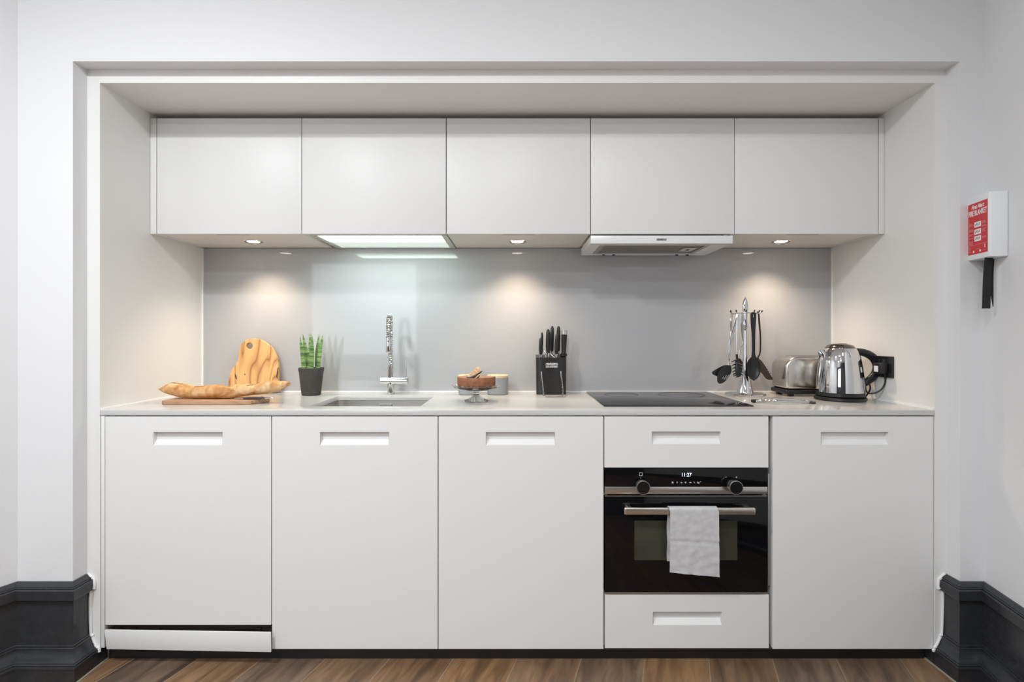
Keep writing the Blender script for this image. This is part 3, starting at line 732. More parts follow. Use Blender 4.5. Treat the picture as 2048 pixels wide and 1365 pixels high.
m = MB(); m.prism([(X(488, KY), KY - .005, kz - .0006), (X(488, KY), KY + .008, kz - .0006), (X(478, KY), KY + .006, kz - .0006), (X(470, KY), KY - .004, kz - .0006)], (0, 0, .0016)); m.build('blade', 'chrome', t, smooth=0)

# ------------------------------------------------------------------ upright olive board
out = [(790, 1040), (786, 960), (788, 900), (800, 850), (830, 800), (858, 755), (866, 700), (868, 650), (882, 600), (915, 562), (955, 546), (1010, 544), (1060, 556), (1115, 592), (1160, 634), (1190, 685), (1212, 750), (1224, 820), (1226, 900), (1222, 970), (1215, 1040)]
sc = 2.405 / F
def bw(p): return ((cx(p[0]) - VX) * sc, (VY - cy(p[1])) * sc * .965)
o2 = [bw(p) for p in out]; hole = [(bw((954, 610))[0] + .0172 * math.cos(2 * PI * k / 28), bw((954, 610))[1] + .0172 * math.sin(2 * PI * k / 28)) for k in range(28)]
osm = [(p.x, p.y) for p in catmull([(a, b, 0) for a, b in o2 + [o2[0]]], 4)[:-1]]
me = curve_mesh([osm, hole], .007, .002)
zmin = min(v.co.y for v in me.vertices)
m = MB(); m.addmesh(me)
m.xform(Matrix.Translation((0, 2.388, WT + .0015)) @ Matrix.Rotation(PI / 2 - math.radians(5.5), 4, 'X') @ Matrix.Translation((0, -zmin, 0)))
ob = tag(m.build('olive_wood_board', 'olive', smooth=40), 'live-edge olive wood serving board with a hole, leaning upright on the splashback', 'chopping board')
# bark inclusion and knots in the face
for pxs in ([(828, 855), (834, 880), (842, 905)], [(912, 855), (916, 860), (918, 866)], [(1214, 800), (1212, 840), (1207, 880), (1212, 900)]):
    m = MB(); m.tube([(X(cx(a), 2.384), 2.3925 - .012 + (WT + .13 - Z(cy(b), 2.384)) * -.09, Z(cy(b), 2.384)) for a, b in pxs], [.0012] + [.0028] * (len(pxs) - 2) + [.0012], 8); m.build('knot', 'knot', ob)
M.get('knot') or (mat('dark_knot', (.06, .025, .01), .7, bump=.3))

# ------------------------------------------------------------------ plant
PY = 2.31; PX = X(622.5, PY)
t = thing('potted_snake_plant', 'small snake plant with upright spear leaves in a charcoal pot', 'plant', (PX, PY, WT))
zp = Z(736, PY) - WT
m = MB(); m.lathe([(0, 0), (.039, 0), (.041, .003), (.0525, zp - .016), (.0545, zp - .012), (.0548, zp - .001), (.0535, zp), (.0505, zp), (.049, zp - .02), (.0, zp - .022)], (PX, PY, WT + .0004), 56, cap=False); m.build('pot', 'pot', t)
m = MB(); m.lathe([(0, zp - .012), (.047, zp - .014), (.047, zp - .018), (0, zp - .018)], (PX, PY, WT), 32, cap=False); m.build('soil', 'soil', t)
for (bx, tx, ty, dy, w) in ((608, 600, 674, -.005, .011), (613.5, 605.5, 668, .012, .0115), (620.5, 620, 667.5, .006, .012), (625, 624, 669, -.012, .0125), (632, 638, 669, .01, .0115), (637, 646, 670, -.004, .011)):
    m = MB(); b0 = Vector((X(bx, PY), PY + dy, WT + zp - .016)); b1 = Vector((X(tx, PY + dy * 2), PY + dy * 2, Z(ty, PY + dy * 2)))
    pts = [b0.lerp(b1, k / 10) + Vector((-(tx - bx) * .00012 * math.sin(PI * k / 10) * 3, 0, 0)) for k in range(11)]
    rad = [w * q for q in (.78, .85, .92, .97, 1, .98, .92, .8, .62, .36, .05)]
    m.tube(pts, rad, 14, flat=((.25, 1, 0), .35)); m.build('leaf', 'leaf', t)

# ------------------------------------------------------------------ canisters, cake stand, cake, figs
for px, lb in ((937.5, 'grey canister with pale wooden lid, mostly hidden behind the cake'), (995.5, 'grey canister with pale wooden lid standing behind the right rim of cake stand')):
    cyy = 2.345; c = (X(px, cyy), cyy, WT + .0004); hc = Z(755.5, cyy) - WT
    t = thing('canister', lb, 'canister', c, 'grey canisters behind the cake')
    m = MB(); m.lathe([(0, 0), (.045, 0), (.048, .003), (.049, hc), (.045, hc), (.045, .006), (0, .006)], c, 48, cap=False); m.build('jar', 'cangrey', t)
    m = MB(); m.lathe([(0, hc + .0004), (.049, hc + .0004), (.0495, hc + .003), (.0495, hc + .0105), (.047, hc + .012), (0, hc + .012)], c, 48, cap=False); m.build('lid', 'lidwood', t)
KY = 2.085; KX = X(952.5, KY)
ps = Z(777.5, KY) - WT
m = MB()
g = bmesh.new(); n = 96; prof = [(.0001, 0), (.030, .0002), (.047, .002), (.048, .0045), (.034, .010), (.022, .018), (.0125, .026), (.0105, .034), (.013, .040), (.03, .0445), (.07, .050), (.090, .058), (.0985, .067), (.0955, .0685), (.088, .0610), (.06, .0590), (.0001, .0590)]
rings = []
for r, z in prof:
    rings.append([g.verts.new(((r * (1 + (.022 * math.cos(16 * 2 * PI * i / n) if r > .08 or (.025 < r < .05 and z < .02) else 0))) * math.cos(2 * PI * i / n), (r * (1 + (.022 * math.cos(16 * 2 * PI * i / n) if r > .08 else 0))) * math.sin(2 * PI * i / n), z)) for i in range(n)])
for a, b in zip(rings, rings[1:]):
    for i in range(n): g.faces.new((a[i], a[(i + 1) % n], b[(i + 1) % n], b[i]))
g.faces.new(rings[0][::-1]); g.faces.new(rings[-1]); bmesh.ops.recalc_face_normals(g, faces=list(g.faces))
bmesh.ops.translate(g, vec=(KX, KY, WT + .0006), verts=list(g.verts)); m.add(g)
tag(m.build('cake_stand', 'glass', smooth=60), 'small clear glass footed cake stand holding the cake', 'cake stand')
zc = WT + .0602; hcake = .041
t = thing('cake', 'round brown chocolate cake on the glass cake stand', 'cake', (KX, KY, zc))
m = MB(); g = bmesh.new(); rings = []
for r, z in ((.0001, 0), (.074, 0), (.0765, .003), (.0775, .02), (.078, .034), (.0765, .037), (.073, .037)):
    z *= 41 / 37; rings.append([g.verts.new(((r + .0011 * math.sin(9 * a) * (r > .01) + .0008 * math.sin(23 * a + 40 * z)) * math.cos(a), (r + .001 * math.sin(9 * a) * (r > .01)) * math.sin(a), z)) for a in [2 * PI * i / 72 for i in range(72)]])
for a, b in zip(rings, rings[1:]):
    for i in range(72): g.faces.new((a[i], a[(i + 1) % 72], b[(i + 1) % 72], b[i]))
bmesh.ops.recalc_face_normals(g, faces=list(g.faces)); bmesh.ops.translate(g, vec=(KX, KY, zc), verts=list(g.verts)); m.add(g); m.build('sponge', 'cake', t, smooth=60)
m = MB(); m.lathe([(0, .039), (.02, .0392), (.068, .0398), (.0735, .0413), (.0755, .0405)], (KX, KY, zc), 60, cap=False); m.build('glaze', 'caketop', t)
zt = zc + .041
def fig(label, base, tip, w, ydep, yo):
    """a fig wedge: dark curved skin underneath, pink flesh face"""
    t = thing('fig_slice', label, 'fig', (base[0], KY - .02, base[1]), 'fig slices on the cake')
    bx, bz = base; tx, tz = tip; g = bmesh.new(); N = 12; sk = []; fl = []; rim = []
    dx, dz = tx - bx, tz - bz; ln = math.hypot(dx, dz); ux, uz = dx / ln, dz / ln; nx, nz = uz, -ux       # normal pointing down/right
    for k in range(N + 1):
        s_ = k / N; ww = math.sin(PI * min(1, .04 + s_ * .96)) ** .7 * w
        cx_, cz_ = bx + dx * s_, bz + dz * s_
        sk.append([(cx_ + nx * ww * q[0], KY + yo + ydep * q[1] * (math.sin(PI * s_) ** .5 if 0 < s_ < 1 else .05), cz_ + nz * ww * q[0]) for q in ((0, -1), (.55, -.8), (1, 0), (.55, .8), (0, 1))])
    mm = MB(); mm.grid(sk, .0015); mm.build('skin', 'figskin', t, smooth=60)
    fl = [[(r[0][0] - nx * .0005, r[0][1] + (r[4][1] - r[0][1]) * f, r[0][2] - nz * .0005) for f in (0, .2, .5, .8, 1)] for r in sk]
    for r, k in zip(fl, range(N + 1)):
        h_ = .0075 * math.sin(PI * k / N); r[2] = (r[2][0] - nx * h_, r[2][1], r[2][2] - nz * h_)
        r[1] = (r[1][0] - nx * h_ * .5, r[1][1], r[1][2] - nz * h_ * .5); r[3] = (r[3][0] - nx * h_ * .5, r[3][1], r[3][2] - nz * h_ * .5)
    mm = MB(); mm.grid(fl, .001); mm.build('flesh', 'figflesh', t, smooth=60)
    mm = MB(); mm.tube([Vector(r[0]) for r in sk], .0011, 6); mm.build('rim', 'figrim', t, smooth=60)
KF = KY - .048; q = KF / F
def fpt(a, b, dy=0): return ((a - VX) * q, KF + dy + .014, H - (b - 1.2 - VY) * q)
t = thing('fig_slice', 'broad fig wedge with dark skin and pale orange flesh propped up on the cake', 'fig', (KX, KY, zt), 'fig slices on the cake')
def fplate(pts, dy, th):
    pl = [((a - VX) * q, H - (b - 1.2 - VY) * q) for a, b in pts + [pts[0]]]
    pl = [(p.x, p.y) for p in catmull([(a, b, 0) for a, b in pl], 4)[:-1]]
    m = MB(); m.addmesh(curve_mesh([pl], th / 2, .0015), Matrix.Translation((0, KF + dy + .014, 0)) @ FACE); return m
fplate([(935, 755.5), (940, 750), (947, 744), (953, 738), (956.5, 737), (958.5, 740), (960.5, 746), (956, 751), (947, 755.5)], -.012, .006).build('flesh', 'figflesh', t, smooth=60)
m = MB(); m.tube(catmull([fpt(933, 756, -.014), fpt(940, 757.2, -.016), fpt(949, 754.5, -.018), (fpt(957, 749.5, -.016)), fpt(964.5, 743.5, -.012)], 4), lerp_list([.0012, .0042, .0052, .0042, .0010], 17), 12, flat=((0, 1, 0), 1.6)); m.build('skin', 'figskin', t, smooth=60)
m = MB(); m.tube([fpt(952, 738.5, -.012), fpt(956.5, 736.6, -.012), fpt(959.5, 740, -.012), fpt(961.5, 744.5, -.012)], [.0012, .0022, .0026, .0018], 8); m.build('rim', 'figrim', t, smooth=60)
t = thing('fig_slice', 'small second fig piece tucked under the right side of the broad wedge on the cake', 'fig', (KX, KY, zt), 'fig slices on the cake')
fplate([(951, 757), (955, 753), (959.5, 750.5), (959.5, 754), (956, 757.5)], -.020, .005).build('flesh', 'figflesh', t, smooth=60)
m = MB(); m.tube(catmull([fpt(952, 758, -.024), fpt(956, 756.5, -.026), fpt(959.5, 752, -.024)], 4), lerp_list([.001, .0028, .001], 9), 10); m.build('skin', 'figskin', t, smooth=60)

# ------------------------------------------------------------------ knife block
BYf = 2.318
bx0, bx1 = X(1072.5, BYf), X(1133, BYf); zt = Z(716.5, BYf); bcx = (bx0 + bx1) / 2; wh = (bx1 - bx0) / 2
t = thing('knife_block', 'black knife block with white logo and a chrome wire foot', 'knife block', (bcx, BYf + .04, WT))
poly = []
for k in range(13): a = PI + PI * k / 12; poly.append((bcx + wh * math.cos(a), BYf + .012 + .012 * math.sin(a) * 1.0))
poly += [(bx1, BYf + .075), (bx0, BYf + .075)]
m = MB(); g = bmesh.new(); n = len(poly)
lo = [g.verts.new((bcx + (x - bcx) * .97, y, WT + .0004)) for x, y in poly]
hi = [g.verts.new((x, y, zt + (y - BYf) * .16)) for x, y in poly]
for i in range(n): g.faces.new((lo[i], lo[(i + 1) % n], hi[(i + 1) % n], hi[i]))
g.faces.new(lo[::-1]); g.faces.new(hi); bmesh.ops.recalc_face_normals(g, faces=list(g.faces)); m.add(g)
kb = m.build('block', mat('black_block', (.016, .015, .015), .32, bump=.05), t, smooth=30)
m = MB()
m.addmesh(text_mesh('TAYLORS', .0105, bold=.0004, width=.046), Matrix.Translation(Vector((X(1103.5, BYf), BYf - .0008, Z(728.7, BYf)))) @ FACE)
m.addmesh(text_mesh('EYE WITNESS', .0085, bold=.0003, width=.046), Matrix.Translation(Vector((X(1103.5, BYf), BYf - .0008, Z(733.3, BYf)))) @ FACE)
c = P(1103.5, 731, BYf); m.ringplate((c.x - .0265, c.x + .0265, c.z - .0105, c.z + .0105), (c.x - .0255, c.x + .0255, c.z - .0095, c.z + .0095), BYf - .0015, BYf - .0007)
m.build('logo', 'white', kb, smooth=0)
WYf = dW(796)
wire = [P(1083, 744, BYf - .001), P(1083.5, 752, BYf - .008), P(1085.5, 765, 2.29), P(1087.5, 785, 2.235), (X(1088, WYf + .01), WYf + .008, WT + .004), (X(1091, WYf), WYf, WT + .0038), (X(1105, WYf), WYf, WT + .0038),
        (X(1121, WYf), WYf, WT + .0038), (X(1124.5, WYf + .01), WYf + .008, WT + .004), P(1125.5, 785, 2.235), P(1124, 765, 2.29), P(1122, 752, BYf - .008), P(1121.5, 743, BYf - .001)]
m = MB(); m.tube(catmull(wire, 5), .0034, 10); m.build('wire_foot', 'chrome', t)
def knife(name, label, px, top_y, dep, w, lean, steel=False, cat='knife'):
    w *= 1.14
    y = BYf + dep; zb_ = zt + dep * .16 + .0002
    b0 = Vector((X(px, y), y, zb_)); hgt = Z(top_y, y) - zb_
    t = thing(name, label, cat, b0, 'tools in the knife block')
    def q(f, off=0): return b0 + Vector((lean * f + off, 0, hgt * f))
    if steel:
        m = MB(); m.tube([q(.10), q(.16), q(.3), q(.6), q(.84)], [.0125, .0105, .0112, .0128, .0135], 20, flat=((0, 1, 0), .8)); m.build('handle', 'black', t)
        m = MB(); m.lathe([(.0, .84 * hgt + .0003), (.0137, .84 * hgt + .0003), (.0137, hgt - .001), (.0125, hgt), (0, hgt)], b0 + Vector((lean, 0, 0)), 24, sy=.8, cap=False); m.build('end_cap', 'steel', t)
        m = MB(); m.lathe([(.0, .0), (.013, 0), (.0165, .003), (.0165, .010), (.013, .014), (0, .014)], b0, 24, cap=False); m.build('guard', 'black', t)
        m = MB(); m.tube([b0 + Vector((0, 0, -.10)), b0 + Vector((0, 0, -.0005))], .004, 8); m.build('rod', 'steel', t)
    else:
        m = MB(); m.tube([q(.14), q(.22), q(.4, -.0008), q(.62, 0), q(.82, .0006), q(.93, .0004), q(.985), q(1)], [w * .78, w * .9, w * 1.02, w * 1.05, w, w * .82, w * .5, w * .12], 18, flat=((0, 1, 0), .75)); m.build('handle', 'black', t)
        m = MB(); m.tube([b0 + Vector((0, 0, .0008)), q(.14)], [w * .62, w * .74], 14, flat=((0, 1, 0), .7)); m.build('bolster', 'chrome', t)
        m = MB(); m.box(b0.x - w * .5, b0.x + w * .5, y - .0008, y + .0008, zb_ - .10, zb_ + .0005); m.build('blade', 'chrome', t, smooth=0)
knife('knife', 'short thin black-handled knife at the left end of the block, front one', 1081.5, 676, .012, .0068, -.001)
knife('knife', 'slightly taller thin knife behind the leftmost one in the block', 1083.5, 665, .045, .0050, .001)
knife('knife', 'black-handled knife second column from left in block, front row', 1096, 658.5, .022, .0086, 0)
knife('knife', 'tall black-handled knife in the back row, left of the block centre', 1103.5, 652.5, .058, .0082, .002)
knife('knife', 'lower black-handled knife in the front row, right of the block centre', 1112.5, 667.5, .014, .0082, .004)
knife('knife', 'tall black-handled knife in the back row, right of the block centre', 1116.5, 652.5, .060, .0080, .001)
knife('sharpening_steel', 'sharpening steel with round guard and silver end cap at the right of the block', 1127, 661, .035, .0105, .004, True, 'sharpening steel')
m = MB()
for k, (a, b) in enumerate((((1088.5, 701), (1091, 707)), ((1091, 711), (1093, 716)))):
    m.tube([P(a[0], a[1], BYf + .03), P(b[0], b[1], BYf + .025)], .0042, 10)
m.tube([P(1099.5, 700, BYf + .03), P(1101.5, 709, BYf + .02), P(1111.5, 718.0, BYf + .006)], [.003, .0042, .0035], 10, flat=((0, 1, 0), .6))
m.tube([P(1091, 709, BYf + .03), P(1096, 716, BYf + .03), P(1101.5, 709, BYf + .03)], .0025, 8)
tag(m.build('kitchen_scissors', 'chrome', smooth=50), 'chrome scissors handles tucked low between the knife handles', 'scissors')

# ------------------------------------------------------------------ utensil stand
UY = 2.325; UX = X(1490.5, UY)
t = thing('utensil_stand', 'chrome utensil carousel with round base, flared stem and pointed finial', 'utensil stand', (UX, UY, WT))
m = MB(); m.lathe([(0, 0), (.086, 0), (.087, .003), (.085, .006), (.070, .0075), (.04, .008), (0, .008)], (UX, UY, WT + .0004), 64, cap=False); m.build('base', 'chrome', t)
zh = lambda py: Z(py, UY)
m = MB(); m.lathe([(.036, WT + .0085), (.034, WT + .013), (.026, zh(768)), (.019, zh(752)), (.0135, zh(738)), (.0108, zh(720)), (.0098, zh(690)), (.009, zh(662)), (.0095, zh(656)), (.0125, zh(653)), (.0115, zh(648)), (.0085, zh(640)), (.009, zh(626))], (UX, UY, 0), 32, cap=True); m.build('stem', 'chrome', t)
m = MB(); m.lathe([(.009, zh(626) + .0003), (.0125, zh(621)), (.0132, zh(614)), (.011, zh(606)), (.006, zh(599)), (.0015, zh(595.5)), (0, zh(595))], (UX, UY, 0), 28, sy=.75); m.build('finial', 'chrome', t)
m = MB(); zr = zh(625.5); m.lathe([(.020, zr + .001), (.024, zr), (.024, zr - .004), (.020, zr - .005)], (UX, UY, 0), 32); m.build('collar', 'chrome', t)
hk = {}
for k, (an, L_) in enumerate(((188, .068), (214, .068), (250, .060), (292, .05), (325, .056), (352, .07), (60, .07), (130, .066))):
    a = math.radians(an); d = Vector((math.cos(a), math.sin(a), 0)); c = Vector((UX, UY, zr - .002))
    m = MB(); m.tube([c + d * .022, c + d * (L_ - .008) + Vector((0, 0, -.003)), c + d * (L_ - .002) + Vector((0, 0, -.001)), c + d * (L_ + .002) + Vector((0, 0, .005))], .0017, 8); hkk = m.build('hook', 'chrome', t)
    m = MB(); m.tube([c + d * (L_ + .0005) + Vector((0, 0, .003)), c + d * (L_ + .004) + Vector((0, 0, .011))], [.0026, .0034], 10); m.build('hook_tip', 'black', hkk)
def U(px, py, dy=0): return P(px, py, UY + dy)
def loop_top(p, w, hgt, r):     # hanging eye at the top of a handle
    return [p + Vector((w * math.sin(a), 0, -hgt + hgt * math.cos(a))) for a in [2 * PI * k / 16 for k in range(16)]]
def utensil(name, label, cat, parts):
    t = thing(name, label, cat, parts[0][2], 'utensils hanging on the carousel')
    for nm, mt, _, mb in parts: mb.build(nm, mt, t, smooth=50)
    return t
def tb_(pts, r, n=12, flat=None, k=5):
    c = catmull(pts, k); m = MB(); m.tube(c, lerp_list(r, len(c)) if isinstance(r, (list, tuple)) else r, n, flat=flat); return m
def blade(pts, ctr, th, slots=(), bev=.0003):
    """flat outlined head drawn in pixels at depth offset dy, thickness th"""
    dy = ctr; d = UY + dy
    pl = [((a - VX) * d / F, H - (b - VY) * d / F) for a, b in pts]
    pl = [(p.x, p.y) for p in catmull([(a, b, 0) for a, b in pl + [pl[0]]], 4)[:-1]]
    sl = [[((a - VX) * d / F, H - (b - VY) * d / F) for a, b in s] for s in slots]
    me = curve_mesh([pl] + sl, th / 2, bev); m = MB(); m.addmesh(me, Matrix.Translation((0, d, 0)) @ FACE); return m
FY = ((0, 1, 0), .45)
# pointed turner behind, leftmost
m1 = tb_([U(1476, 629, -.03), U(1470, 650, -.03), U(1464, 672, -.03), U(1461, 690, -.03), U(1459.5, 715, -.03), U(1457, 734, -.03)], [.0055, .0055, .0045, .0022, .002, .002], 10, FY)
m2 = blade([(1461, 731), (1450, 731), (1440, 735), (1424, 745.5), (1434, 753), (1446, 752), (1458, 742)], -.028, .003)
utensil('slotted_turner', 'black turner head with a pointed left corner on a slanting silver handle', 'turner', [('handle', 'chrome', U(1476, 629, -.03), m1), ('head', 'black', 0, m2)])
# slotted spoon, left front
m1 = tb_([U(1463, 628, -.012), U(1462.5, 645, -.02), U(1462, 665, -.04), U(1459, 690, -.045), U(1458.3, 715, -.045), U(1459, 733, -.042)], [.005, .005, .0045, .002, .002, .002], 10, FY)
m2 = blade([(1461.5, 731), (1452, 732), (1442, 738), (1436, 747), (1434.5, 760), (1437, 767), (1444, 767), (1452, 761), (1459, 751), (1463, 742)], -.042, .003,
           [[(1444, 757.5), (1447, 753.2), (1448.4, 754.2), (1445.4, 758.6)], [(1446.7, 759), (1452.5, 751), (1454, 752), (1448.2, 760)], [(1450.5, 759.5), (1457.5, 749.5), (1459, 750.5), (1452, 760.5)]], .0002)
utensil('slotted_spoon', 'black slotted spoon on a thin silver handle at the left of the carousel', 'spoon', [('handle', 'chrome', U(1463, 628, -.012), m1), ('head', 'black', 0, m2)])
# pasta server
m1 = tb_([U(1477, 629, -.05), U(1476, 645, -.05), U(1475.5, 660, -.05), U(1474.5, 676, -.05), U(1474, 695, -.05), U(1474, 712, -.05)], [.0058, .006, .005, .003, .0021, .0021], 10, FY)
m2 = tb_([U(1473.5, 709, -.05), U(1474, 716, -.05), U(1474.5, 724, -.052), U(1475, 736, -.058), U(1476, 748, -.062), U(1477, 754, -.058)], [.005, .0055, .0095, .0125, .011, .006], 14, ((0, 1, 0), .4))
for k, yy in enumerate((721, 728.5, 735, 741.5, 747)):
    m2.tube([U(1474, yy, -.058), U(1468, yy + 1, -.062), U(1463.5 + k * .7, yy + 3.2, -.078)], [.0032, .0028, .0018], 8)
    if k: m2.tube([U(1477, yy, -.058), U(1482, yy + 1.5, -.062), U(1485, yy + 4, -.078)], [.0032, .0028, .0018], 8)
for px, py in ((1467.5, 751.5), (1471.5, 754)): m2.tube([U(1475, 747, -.06), U(px + 3, py, -.066), U(px, py + 1, -.08)], [.0032, .0026, .0018], 8)
utensil('pasta_server', 'black toothed pasta server on a silver handle left of the stem', 'pasta server', [('handle', 'chrome', U(1477, 629, -.05), m1), ('head', 'black', 0, m2)])
# masher / skimmer behind stem
m1 = tb_([U(1484, 629, .02), U(1483.5, 645, .02), U(1484.5, 665, .02), U(1486, 682, .02), U(1485, 690, .02), U(1481, 698, .02), U(1478.5, 713, .02), U(1479, 722, .02)], [.0075, .008, .0055, .0028, .0026, .0026, .003, .004], 12, FY)
holes = []
for i in range(4):
    for j in range(3):
        a, b = 1479.5 + 3.2 * j + .6 * i, 729 + 5.5 * i; holes.append([(a + .9 * math.cos(2 * PI * k / 8), b + 1.1 * math.sin(2 * PI * k / 8)) for k in range(8)])
m2 = blade([(1477, 718), (1481, 719), (1486, 729), (1490, 742), (1487, 753), (1481, 754), (1476, 745), (1474.5, 730)], .02, .003, holes)
utensil('skimmer', 'dark perforated skimmer on a curved silver handle hanging behind the stem', 'skimmer', [('handle', 'chrome', U(1484, 629, .02), m1), ('head', 'brownhead', 0, m2)])
# big spoon
m1 = MB(); d = UY - .045
ol = [(1501.5, 629), (1503, 626), (1506.5, 625), (1510, 626), (1511.5, 629), (1511.5, 640), (1510, 660), (1509.5, 690), (1509.5, 708), (1511.5, 717), (1504, 717), (1504.5, 700), (1504, 670), (1502, 645)]
m1 = blade(ol, -.045, .004, [[(1505.2, 629), (1506.5, 627.8), (1507.8, 629), (1507.8, 635), (1506.5, 636.3), (1505.2, 635)]], .0012)
rows = []
for i in range(13):
    f = i / 12; yy = 712 + (762 - 712) * f; wv = [2.5, 7, 10.5, 12.7, 13.8, 14.2, 14.3, 14.1, 13.5, 12.3, 10.2, 7, .8][i]; xc_ = 1507.5
    rows.append([P(xc_ + wv * g_, yy, UY - .047 + .016 * (1 - g_ * g_) * math.sin(PI * f)) for g_ in (-1, -.8, -.5, 0, .5, .8, 1)])
m2 = MB(); m2.grid(rows, .003)
utensil('serving_spoon', 'large solid black spoon hanging in front, just right of the stem', 'spoon', [('handle', 'black', U(1506, 628, -.045), m1), ('bowl', 'black', 0, m2)])
# right turner with holes
m1 = tb_([U(1514, 624, .0), U(1517, 628, .0), U(1518.5, 645, .0), U(1520.5, 668, .0), U(1520.8, 695, .0), U(1519.5, 708, .0), U(1516, 716, 0), U(1519, 722, 0)], [.003, .0042, .0045, .0038, .0036, .0038, .0042, .004], 12, ((0, 1, 0), .6))
holes = []
for i in range(6):
    for j in range(3):
        a, b = 1521.5 + 3.1 * i + 3.0 * j * .6, 731.5 + 4.2 * i - 2.6 * j; holes.append([(a + .7 * math.cos(2 * PI * k / 6), b + .7 * math.sin(2 * PI * k / 6)) for k in range(6)])
m2 = blade([(1517, 720), (1521.5, 721), (1530, 733), (1539, 748), (1545.5, 758.5), (1541, 760), (1533, 758.5), (1526, 750), (1518, 738)], .0, .003, holes)
utensil('perforated_turner', 'black perforated turner leaning out at the right side of the carousel', 'turner', [('handle', 'black', U(1514, 624, 0), m1), ('head', 'brownhead', 0, m2)])

# ------------------------------------------------------------------ tongs lying on the worktop
TYc = 2.04; tz = WT + .008
t = thing('tongs', 'shiny silver tongs with black tips lying between hob and kettle', 'tongs', (X(1560, TYc), TYc, WT))
def arm(y0, dyy, zoff):
    return [(X(1510, TYc), y0, tz + zoff), (X(1530, TYc), y0 + dyy * .4, tz + zoff + .002), (X(1560, TYc), y0 + dyy, tz + zoff + .003), (X(1590, TYc), y0 + dyy * .8, tz + zoff), (X(1612, TYc), y0 + dyy * .6, tz + zoff - .002)]
for y0, dyy, zo in ((2.035, -.03, 0), (2.047, .03, .001)):
    c = catmull(arm(y0, dyy, zo), 6); m = MB(); m.tube(c, [.0042 + .0018 * abs(math.sin(k * .9)) for k in range(len(c))], 12, flat=((0, 0, 1), .9)); m.build('arm', 'chrome', t)
m = MB(); m.tube([(X(1503, TYc), 2.041, tz), (X(1507, TYc), 2.041, tz), (X(1512, TYc), 2.041, tz)], [.005, .0078, .006], 14); m.build('pivot_cap', 'black', t)
m = MB(); m.tube([(X(1610, TYc), 2.018, tz - .002), (X(1616, TYc), 2.010, tz - .003), (X(1621, TYc), 2.004, tz - .003)], [.005, .0048, .004], 14); m.build('tip', 'black', t)
m = MB(); cc = Vector((X(1618, 2.06), 2.068, WT + .0045)); m.tube([cc + Vector((.012 * math.cos(a), .014 * math.sin(a), 0)) for a in [2 * PI * k / 24 for k in range(24)]], .0022, 8, closed=True); m.build('ring', 'chrome', t)

# ------------------------------------------------------------------ toaster
TXa, TXb, TY0, TY1 = 1.190, 1.455, 2.252, 2.388; zb_ = WT + .012; ztp = Z(714, TY0)
t = thing('toaster', 'brushed steel toaster with rounded corners and black base, behind the kettle', 'toaster', ((TXa + TXb) / 2, 2.32, WT))
pf = []; rad = .052
for cx0, a0 in ((TXa + rad, 180), (TXb - rad, 90)):
    for k in range(9): a = math.radians(a0 - 90 * k / 8); pf.append((cx0 + rad * math.cos(a), TY0, ztp - rad + rad * math.sin(a)))
pf = [(TXa + .003, TY0, zb_ + .018)] + pf + [(TXb - .003, TY0, zb_ + .018)]
m = MB(); m.prism(pf, (0, TY1 - TY0, 0), bev=.014, seg=5); sh = m.build('shell', mat('warm_brushed_steel', (.66, .63, .59), .22, 1, bump=.06, bscale=60), t, smooth=50)
m = MB(); m.box(TXa - .001, TXb + .001, TY0 - .001, TY1 + .001, zb_ - .002, zb_ + .0178, bev=.006, seg=3)
for x in (TXa + .02, TXb - .04):
    for y in (TY0 + .008, TY1 - .028): m.box(x, x + .02, y, y + .02, WT + .0003, zb_)
m.build('base', 'black', t)
for y in (2.295, 2.345): m = MB(); m.box(TXa + .055, TXb - .055, y, y + .018, ztp - .0005, ztp + .0008); m.build('slot', 'dark', t, smooth=0)

# ------------------------------------------------------------------ kettle on its base
KYc = 2.142; KXc = X(1680, KYc)
t = thing('power_base', 'round black kettle base with its cable plugged into the black wall socket', 'power base', (KXc, KYc, WT))
m = MB(); m.lathe([(0, 0), (.092, 0), (.0965, .004), (.0955, .012), (.088, .015), (0, .015)], (KXc, KYc, WT + .0004), 56, cap=False); m.build('disc', 'black', t)
SYc, SZc = 2.083, Z(734, 2.083)
cb = [Vector((KXc + .090, KYc - .01, WT + .009)), P(1730, 795, 2.12), P(1740, 780, 2.13), P(1738, 768, 2.16), P(1731, 772, 2.17), P(1735, 786, 2.12), P(1750, 786.5, 2.10), P(1763, 779, 2.09), P(1769.5, 768, 2.085), P(1770.5, 757, 2.08)]
for v in cb: v.z = max(v.z, WT + .005)
m = MB(); m.tube(catmull(cb, 6), .0033, 10); m.build('cable', 'black', t)
pxx = XR - .0095
m = MB(); m.box(pxx - .034, pxx - .0005, 2.055, 2.100, SZc - .027, SZc + .016, bev=.006, seg=3); m.tube([P(1770.5, 758, 2.08), P(1770.5, 748, 2.079)], [.0045, .007], 12); m.build('plug', 'black', t, smooth=50)
m = MB(); m.box(pxx - .0352, pxx - .0342, 2.066, 2.090, SZc - .020, SZc + .004, bev=.0004); m.build('plug_label', 'white', t, smooth=0)
m = MB()
t2 = thing('wall_socket', 'square black wall socket on the right alcove wall behind the kettle', 'socket', (XR, SYc, SZc))
m.box(XR - .009, XR - .0003, SYc - .046, SYc + .046, SZc - .043, SZc + .043, bev=.0015); m.build('plate', mat('black_nickel', (.015, .015, .016), .22, bump=.02), t2, smooth=30)
m = MB(); m.box(XR - .0115, XR - .0088, SYc + .012, SYc + .024, SZc + .018, SZc + .036, bev=.001); m.build('switch', 'blackgloss', t2, smooth=30)

